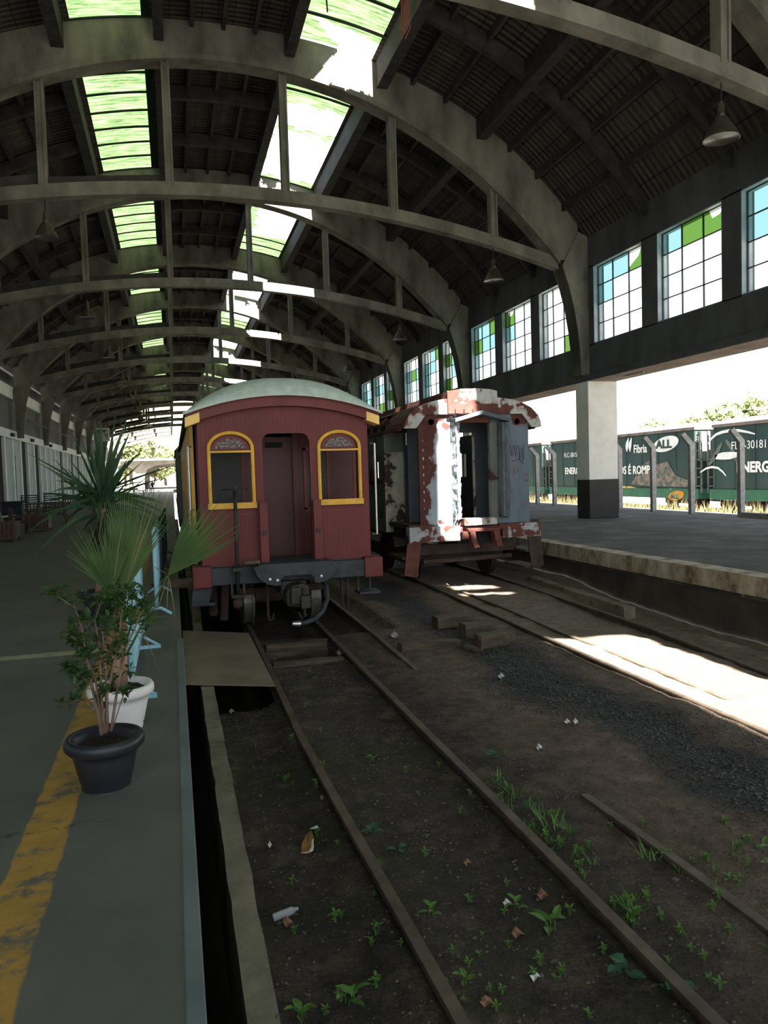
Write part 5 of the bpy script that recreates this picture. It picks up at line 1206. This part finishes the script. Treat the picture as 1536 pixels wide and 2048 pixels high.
# ================================================================== far end: people, canopy, trees
def person(x, y, label, stoop=0.0, shirt='shirt', ry=0.0):
    t = thing('person', label, 'person', (x, y, -1.6))
    me = bpy.data.meshes.new('body'); z = CZ - 1.6
    J = [(0, 0, .95), (0, -stoop * .3, 1.2), (0, -stoop * .6, 1.42), (0, -stoop * .7, 1.5), (0, -stoop * .75, 1.62), (.09, 0, .9), (.12, -.06, .5), (.12, .02, .06), (.12, -.12, .03), (-.09, 0, .9), (-.12, .1, .5), (-.12, .18, .06), (-.12, .06, .03), (.19, -stoop * .6, 1.4), (.25, -stoop * .6 - .02, 1.12), (.24, -stoop * .6 - .14, .9), (-.19, -stoop * .6, 1.4), (-.25, -stoop * .6 - .02, 1.12), (-.24, -stoop * .6 - .12, .9)]
    E_ = [(0, 1), (1, 2), (2, 3), (3, 4), (0, 5), (5, 6), (6, 7), (7, 8), (0, 9), (9, 10), (10, 11), (11, 12), (2, 13), (13, 14), (14, 15), (2, 16), (16, 17), (17, 18)]
    RR = [.13, .14, .15, .06, .1, .09, .065, .05, .04, .09, .065, .05, .04, .07, .05, .035, .07, .05, .035]
    me.from_pydata([(x + a, y + b, z + c) for a, b, c in J], E_, []); me.materials.append(MAT['person'])
    o = bpy.data.objects.new('body', me); col.objects.link(o); o.parent = t; o.matrix_parent_inverse = Matrix.Translation(-t.location)
    sk = o.modifiers.new('skin', 'SKIN')
    for i, r in enumerate(RR): me.skin_vertices[0].data[i].radius = (r, r)
    me.skin_vertices[0].data[0].use_root = True
    o.modifiers.new('sub', 'SUBSURF').levels = 1; o.modifiers['sub'].render_levels = 2
    MB().lathe([(.001, -.06), (.07, -.03), (.085, .04), (.08, .1), (.05, .14), (.001, .155)], (x, y - stoop * .75, -1.6 + 1.58), 12).build('head', 'skin', t, smooth=True)
    MB().lathe([(.09, .04), (.092, .1), (.06, .155), (.001, .17)], (x, y - stoop * .75 + .015, -1.6 + 1.58), 12).build('hair', 'dark', t, smooth=True)
    MB().lathe([(.15, 1.0), (.17, 1.15), (.2, 1.35), (.17, 1.45), (.07, 1.49)], (x, y - stoop * .4, -1.6), 12, sy=.7).build('jacket', shirt, t, smooth=True)
    return t
person(-2.85, 112, 'tiny distant person in dark clothes walking near the bright hall end')
person(-3.9, 118, 'tiny distant person in grey shirt standing beside a bicycle', .15)
t = thing('bicycle', 'tiny distant bicycle beside the standing person at the hall end', 'bicycle', (-4.6, 118, -1.6))
for x in (-5.15, -4.1): MB().tube([(x + .33 * cos(2 * pi * i / 20), 118, -1.26 + .33 * sin(2 * pi * i / 20)) for i in range(21)], .025, 6).build('wheel', 'iron', t)
MB().tube([(-5.15, 118, -1.26), (-4.9, 118, -.8), (-4.3, 118, -.85), (-4.1, 118, -1.26)], .025, 6).tube([(-4.9, 118, -.8), (-4.6, 118, -1.25), (-4.3, 118, -.85)], .025, 6).tube([(-5.0, 118, -.62), (-4.9, 118, -.8)], .025, 6).build('frame', 'iron', t)
t = thing('platform_canopy', 'pale mushroom-shaped concrete platform canopy beyond the hall end', 'canopy', (-6.4, 165, -1.6))
def mush(x, z): return [(x - .7, -1.6), (x + .7, -1.6), (x + .75, 1.2), (x + 1.3, 2.6), (x + 3, 3.4), (x + 9.5, 4.0), (x + 9.5, 4.4), (x - 9.5, 4.4), (x - 9.5, 4.0), (x - 3, 3.4), (x - 1.3, 2.6), (x - .75, 1.2)]
MB().prism(mush(-6.4, 0), 'y', 164, 166).build('column_arms', 'canopy', t); MB().box(-17, 4.5, 162, 214, 4.35, 4.75).build('slab', 'canopy', t)
for k in (182, 200): MB().prism(mush(-6.4, 0), 'y', k, k + 2).build('column_arms', 'canopy', t)
def tree(x, y, z0, h, r, label, n=900, group='trees in the distance', conif=False, mat='tree'):
    t = thing('tree', label, 'tree', (x, y, z0), group)
    MB().tube([(x, y, z0), (x + R(-.2, .2), y, z0 + h * .45), (x + R(-.4, .4), y, z0 + h * .8)], [r * .09, r * .06, r * .02], 8).build('trunk', 'twig', t)
    s = MB(); q = r * .14
    lobes = [(Vector((R(-.6, .6) * r, R(-.6, .6) * r, R(-.35, .55) * r)), R(.4, .62) * r) for _ in range(9)]
    for i in range(n):
        c, rr = random.choice(lobes); d = Vector((random.gauss(0, 1), random.gauss(0, 1), random.gauss(0, 1))).normalized()
        p = Vector((x, y, z0 + h - r)) + c + d * rr * R(.75, 1.05)
        if conif: u = R(0, 1); p = Vector((x, y, z0 + h * (.2 + .8 * u))) + Vector((d.x, d.y, d.z * .3)) * r * (1.05 - u)
        a = Vector((R(-1, 1), R(-1, 1), R(-1, 1))).normalized() * q; b = a.orthogonal().normalized() * q * .7
        s.quad(p - a, p - b, p + a, p + b)
    s.build('crown', mat, t); return t
random.seed(9)
for i, (px, py, d, r, h) in enumerate(((1330, 868, 72, 3.0, 5), (1372, 862, 79, 2.9, 5), (1420, 858, 86, 3.7, 5.5), (1450, 845, 95, 4.5, 7), (1485, 838, 105, 5.4, 8), (1528, 835, 117, 6.2, 8), (1300, 872, 66, 1.9, 4))):
    p = xp(px, py, d); lab = ('small round pale tree on the hillside above the badge wagon', 'round pale tree on the hillside behind the wagon gap', 'low spreading pale tree above the lettered wagon', 'taller pale tree on the hillside right of the wagon gap', 'broad pale tree on the hillside over the lettering', 'broad pale tree at the right frame edge', 'smallest pale bush on the hillside near the white pillar')[i]
    z0 = -2.3 + (p.x - 46) * .055 + 1.2 * mnoise.noise(Vector((p.x * .03, p.y * .03, 0))); tree(p.x, p.y, z0, max(r * 1.3, p.z - z0 + r), r, lab, 700)
p = xp(1497, 795, 130); z0 = -2.3 + (p.x - 46) * .055; tree(p.x, p.y, z0, p.z - z0 + 1.5, 2.4, 'thin pointed tree rising above the hillside trees at right', 350, conif=True)
for i, (px, y, h, r) in enumerate(((262, 236, 17, 6.5), (285, 256, 21, 7.5), (310, 275, 14, 6), (330, 294, 14, 6.5), (250, 314, 15, 6.5))):
    p = yp(px, 940, y); tree(p.x, p.y, -1.8, h, r, ('sunlit tree behind the canopy, left of the tallest', 'tallest sunlit tree beyond the mushroom canopy', 'sunlit tree right of the tallest beyond the canopy', 'farthest sunlit tree at right, by the carriage roof', 'lower sunlit tree at left end of the far row')[i], 900)
t = thing('warehouse', 'long low pale building behind the freight wagons', 'building', (42, 70, -2.2))
MB().box(36, 41, 20, 120, -2.2, 2.2).build('wall', 'white_wall', t); MB().prism([(35.5, 2.2), (41.5, 2.2), (38.5, 3.0)], 'y', 19.5, 120.5).build('roof', 'canopy', t)
# dry grass along the wagons
random.seed(31); s = MB()
for i in range(4200):
    y = R(16, 60); x = R(18.2, 23.2); b = Vector((x, y, -2.2)); s.blade(b, b + Vector((R(-.2, .2), R(-.2, .2), R(.3, .62) * (1.1 if x < 22 else 1.35))), R(.03, .06), .05, 2, (0, 1, 0))
o = s.build('dry_grass', 'straw'); o['kind'] = 'stuff'; o['label'] = 'sun-bleached dry grass along the outer track'; o['category'] = 'grass'
# ================================================================== weeds, litter and stones on the dirt
random.seed(77)
def sprout(n, L, W, h, mat, up=.5, name='weed'):
    s = MB()
    for i in range(n):
        a = 2 * pi * i / n + R(-.4, .4); d = Vector((cos(a), sin(a), R(up * .4, up))); st = Vector((R(-.3, .3) * L, R(-.3, .3) * L, 0)); p = st + Vector((0, 0, h * R(.3, 1)))
        s.tube([st + Vector((0, 0, -.02)), p], .0022, 4, False); s.leaf(p, d, (0, 0, 1), L * R(.7, 1.15), W * R(.8, 1.1))
    return s
def tuft(n, L, mat):
    s = MB()
    for i in range(n):
        a = R(0, 2 * pi); d = Vector((cos(a) * R(.25, .8), sin(a) * R(.25, .8), 1)).normalized(); b = Vector((R(-.03, .03), R(-.03, .03), -.01))
        s.blade(b, b + d * L * R(.55, 1.1), R(.006, .011), L * R(.1, .45), 4, d.cross(Vector((0, 0, 1))), .3)
    return s
KIND = {'a': (lambda: sprout(5, .07, .035, .05, 'weed', .6), 'weed', 'bright green five-leaved weed', 'bright leafy weeds'), 'b': (lambda: sprout(4, .075, .05, .045, 'weed2', .3), 'weed2', 'blue-green broad-leaved weed', 'blue-green weeds'),
        'c': (lambda: sprout(9, .03, .016, .06, 'weed', .9), 'weed', 'tiny fine-leaved green weed', 'tiny green weeds'), 'g': (lambda: tuft(12, .17, 'weed'), 'weed', 'thin grass tuft', 'grass tufts')}
proto = {}
def weed(px, py, k, sc, label, z=-2.27):
    p = gp(px, py, z); p.z = gz(p.x, p.y)
    if k not in proto:
        f, m_, lb, gr = KIND[k]; o = f().build('grass_tuft' if k == 'g' else 'weed', m_, loc=(0, 0, 0)); proto[k] = o; tag(o, label, 'grass' if k == 'g' else 'weed', gr)
    else:
        o = proto[k].copy(); col.objects.link(o); o['label'] = label
    o.location = p + Vector((0, 0, CZ - .004)); o.rotation_euler = (0, 0, R(0, 6.28)); o.scale = (sc,) * 3
    return o
named = [(745, 1662, 'b', 1.35, 'blue-green weed against the near left rail, right of the torn cardboard'), (797, 1700, 'b', 1.0, 'blue-green weed a step right of the near left rail, mid frame'), (697, 1985, 'a', 1.2, 'bright weed left of the near rail at the bottom of the frame'), (600, 2012, 'a', 1.0, 'bright leggy weed beside the low wall at the bottom edge'), (865, 1825, 'a', .9, 'single upright bright weed just right of the near rail'),
  (1104, 1722, 'b', 1.3, 'four-leaved weed pressed to the left side of the long right rail'), (1104, 1855, 'a', 1.35, 'fullest bright weed between the rails at lower right'), (1035, 1812, 'a', .9, 'bright weed beside the white scrap between the rails'), (988, 1515, 'b', 1.1, 'blue-green weed right of the long rail near the grass'), (1357, 1990, 'b', 1.3, 'blue-green weed at the bottom right beyond the rail'), (1250, 1945, 'b', 1.4, 'dim blue-green weed between rails near the bottom right'), (930, 1960, 'a', .8, 'small bright weed between rails at bottom centre'),
  (742, 1518, 'a', .8, 'small bright weed between rails below the hole'), (787, 1330, 'b', 1.0, 'weed at the end of the sinking third rail'), (745, 1322, 'b', .9, 'weed left of the sinking third rail'), (1300, 1715, 'g', 1.3, 'pale grass tuft by the half-buried rail'), (1105, 1650, 'g', 1.8, 'tall grass clump right of the long rail'), (1025, 1590, 'g', 1.6, 'bright grass clump along the long rail'), (1048, 1612, 'g', 1.3, 'lower grass clump along the long rail'), (995, 1565, 'g', 1.4, 'upper grass clump along the long rail')]
for q in named: weed(*q)
for i in range(95):
    px, py = R(560, 1500), R(1340, 2040); p = gp(px, py)
    if p.x < .4 or p.x > 4.3 or (p.x > 2.9 and random.random() < .8) or (p.x > 2.0 and p.y > 5.5 and random.random() < .6): continue
    weed(px, py, 'c', R(.5, 1.1), 'tiny fine-leaved green weed in the dirt')
for i in range(36):
    a = R(0, 1); p = Vector((2.12 + R(-.05, .22), 3.0 + 2.0 * a, 0)); q = p.copy(); q.z = gz(p.x, p.y)
    o = proto['g' if i % 2 else 'c'].copy(); col.objects.link(o); o.location = q + Vector((0, 0, CZ)); o.scale = (R(.6, 1.2),) * 3; o.rotation_euler = (0, 0, R(0, 6))
    o['label'] = 'thin grass tuft crowding the far side of the long rail' if i % 2 else 'tiny fine-leaved green weed in the dirt'
for i in range(34):
    p = Vector((2.75 + R(-.15, .5), 2.6 + R(0, 1.1), 0)); p.z = gz(p.x, p.y); k = random.choice('ccga')
    o = proto[k].copy(); col.objects.link(o); o.location = p + Vector((0, 0, CZ)); o.scale = (R(.5, 1.0),) * 3; o.rotation_euler = (0, 0, R(0, 6)); o['label'] = {'c': 'tiny fine-leaved green weed in the dirt', 'g': 'thin grass tuft in the leafy patch past the half-buried rail', 'a': 'small bright weed in the leafy patch past the half-buried rail'}[k]
def flat(name, mat, pix, label, cat, z=-2.262, curl=.015, group=None):
    P = [gp(a, b, z) for a, b in pix]; s = MB(); c = sum(P, Vector()) / len(P); base = gz(c.x, c.y)
    s.v = [Vector((p.x, p.y, base + .012 + (curl if i % 2 else .0))) for i, p in enumerate(P)] + [Vector((c.x, c.y, base + .02))]
    n = len(P)
    for i in range(n): s.face((i, (i + 1) % n, n))
    return tag(s.build(name, mat, loc=(c.x, c.y, base)), label, cat, group)
cd = flat('cardboard_scrap', 'card', [(601, 1700), (603, 1675), (612, 1652), (622, 1648), (628, 1660), (624, 1690), (618, 1700)], 'torn brown cardboard scrap on the dirt left of the near rail', 'litter')
for pts in ([(601, 1701), (618, 1699), (620, 1691), (628, 1688), (626, 1697), (612, 1703)], [(618, 1650), (634, 1644), (637, 1648), (628, 1652)], [(623, 1668), (627, 1666), (627, 1680), (622, 1684)]):
    P = [gp(a, b) for a, b in pts]; s = MB(); z = gz(P[0].x, P[0].y) + .022; s.v = [Vector((p.x, p.y, z + .004 * (i % 2))) for i, p in enumerate(P)]; s.face(range(len(P))); o = s.build('torn_edge', 'paper', cd); o.matrix_parent_inverse = Matrix.Translation(-cd.location)
a, b = gp(545, 1820), gp(596, 1807); a.z = gz(a.x, a.y) + .022; b.z = gz(b.x, b.y) + .022
d = (b - a)
tag(MB().tube([a, a + d * .02, a + d * .75, a + d * .9, b], [.018, .021, .021, .01, .008], 10).build('plastic_bottle', 'plastic', loc=a), 'clouded narrow plastic bottle lying near the low wall', 'bottle')
for px, py, sz, mat, lab, nm in ((575, 1826, 12, 'dryleaf', 'brown leaf half under the plastic bottle', 'dry_leaf'), (1035, 1862, 14, 'dryleaf', 'reddish dry leaf below the bright weed between rails', 'dry_leaf'), (1086, 1790, 14, 'dryleaf', 'brown curled leaf beside the long right rail', 'dry_leaf'), (973, 2000, 17, 'dryleaf', 'largest brown leaf near the bottom centre', 'dry_leaf'), (1190, 1812, 9, 'dryleaf', 'tan round leaf lying on the long right rail side', 'dry_leaf'), (935, 1724, 8, 'dryleaf', 'small reddish leaf between rails above the bright weeds', 'dry_leaf'), (645, 1600, 6, 'dryleaf', 'tiny brown leaf left of the near rail', 'dry_leaf'),
    (1014, 1806, 10, 'paper', 'white paper scrap beside a bright weed between rails', 'paper_scrap'), (1070, 1948, 13, 'paper', 'white petal-like scrap at the bottom between rails', 'paper_scrap'), (540, 1679, 6, 'paper', 'cream crumb-like scrap left of the torn cardboard', 'paper_scrap'), (1135, 1443, 7, 'paper', 'left of two white scraps on the reddish dirt', 'paper_scrap'), (1152, 1444, 7, 'paper', 'right of two white scraps on the reddish dirt', 'paper_scrap'), (1078, 1495, 8, 'plastic', 'pale scrap on open dirt right of the long rail', 'paper_scrap'), (1003, 1352, 8, 'plastic', 'pale plastic scrap in front of the stump pile', 'paper_scrap'), (790, 1272, 9, 'plastic', 'crumpled pale scrap beside the third rail', 'paper_scrap'), (680, 1305, 8, 'plastic', 'crumpled rag hooked on the long right rail', 'paper_scrap'), (463, 1412, 6, 'plastic', 'torn white scrap near the low wall below the plate', 'paper_scrap'), (545, 1385, 9, 'stone', 'greyish rag beside the near rail below the plate', 'paper_scrap')):
    pts = [(px + sz * R(.7, 1.2) * cos(2 * pi * i / 7), py + sz * .8 * R(.6, 1.1) * sin(2 * pi * i / 7)) for i in range(7)]
    flat(nm, mat, pts, lab, 'leaf' if nm == 'dry_leaf' else 'litter', curl=.02)
def rock(px, py, r, label, z=-2.27, mat='stone'):
    p = gp(px, py, z); p.z = gz(p.x, p.y); s = MB(); s.lathe([(.001, -.3), (.7, -.2), (1, .1), (.8, .5), (.4, .75), (.001, .8)], (0, 0, 0), 9)
    s.v = [Vector((v.x * R(.8, 1.2), v.y * R(.8, 1.2), v.z * .8)) * r + p for v in s.v]
    tag(s.build('stone', mat, loc=p), label, 'stone', 'loose stones on the track bed')
rock(440, 1382, .06, 'pale stone between low wall and rail just below the steel plate'); rock(445, 1258, .1, 'dark stone lump under the left end of the red carriage', -2.4); rock(1160, 1440, .02, 'small stone by the two white scraps'); rock(1085, 1493, .025, 'grey stone on open dirt right of the long rail'); rock(1350, 1760, .02, 'little stone near the half-buried rail'); rock(850, 1640, .018, 'little stone between rails mid frame')
# gravel: far too many to count
s = MB()
for i in range(5200):
    y = R(2.2, 11.5); x = 3.85 - .8 * (mnoise.noise(Vector((y * .5, 0, 2)))) + random.gauss(0, .33)
    if x < 2.85 or x > 4.62: continue
    if random.random() < .08: x = R(.4, 4.6)
    r = R(.007, .017); p = Vector((x, y, gz(x, y) + r * .25)); n = len(s.v)
    s.v += [p + Vector((r * R(.7, 1.2), 0, 0)), p + Vector((0, r * R(.7, 1.2), 0)), p + Vector((-r * R(.7, 1.2), 0, 0)), p + Vector((0, -r * R(.7, 1.2), 0)), p + Vector((R(-.3, .3) * r, 0, r * .8)), p + Vector((0, 0, -r * .6))]
    for a, b in ((0, 1), (1, 2), (2, 3), (3, 0)): s.face((n + a, n + b, n + 4)); s.face((n + b, n + a, n + 5))
o = s.build('gravel', 'gravel'); o['kind'] = 'stuff'; o['label'] = 'dark grey gravel strewn in a band between the tracks'; o['category'] = 'gravel'
s = MB()
for i in range(2600):
    x, y = R(.36, 2.9), R(1.6, 9); r = R(.004, .012); p = Vector((x, y, gz(x, y) + r * .2)); n = len(s.v)
    s.v += [p + Vector((r, 0, 0)), p + Vector((0, r * R(.6, 1.2), 0)), p + Vector((-r, 0, 0)), p + Vector((0, -r, 0)), p + Vector((0, 0, r * .8))]
    for a, b in ((0, 1), (1, 2), (2, 3), (3, 0)): s.face((n + a, n + b, n + 4))
o = s.build('dirt_crumbs', 'stone'); o['kind'] = 'stuff'; o['label'] = 'crumbs of dirt and small stones between the rails'; o['category'] = 'dirt'
# ================================================================== light
sun = bpy.data.lights.new('sun', 'SUN'); sun.energy = 66; sun.angle = math.radians(.55); sun.color = (1, .95, .86)
so = bpy.data.objects.new('sun', sun); col.objects.link(so)
sd = Vector((0.0, .602, -.799)); so.rotation_euler = sd.to_track_quat('-Z', 'Y').to_euler(); so.location = (0, -30, 40)
w = bpy.data.worlds.new('sky'); scn.world = w; w.use_nodes = True
wn = w.node_tree; bg = wn.nodes['Background']
tc = wn.nodes.new('ShaderNodeTexCoord'); sx = wn.nodes.new('ShaderNodeSeparateXYZ'); rp = wn.nodes.new('ShaderNodeValToRGB')
wn.links.new(tc.outputs['Generated'], sx.inputs[0]); wn.links.new(sx.outputs[2], rp.inputs[0]); wn.links.new(rp.outputs[0], bg.inputs[0])
e = rp.color_ramp.elements; e[0].position = 0; e[0].color = (1, 1, .98, 1); e[1].position = .6; e[1].color = (.72, .87, 1, 1)
bg.inputs[1].default_value = 2.3
scn.view_settings.view_transform = 'Standard'; scn.view_settings.look = 'None'
scn.view_settings.exposure = 0.2
scn.cycles.use_denoising = True
scn.cycles.max_bounces = 8; scn.cycles.diffuse_bounces = 4; scn.cycles.transparent_max_bounces = 12
scn.cycles.sample_clamp_indirect = 6
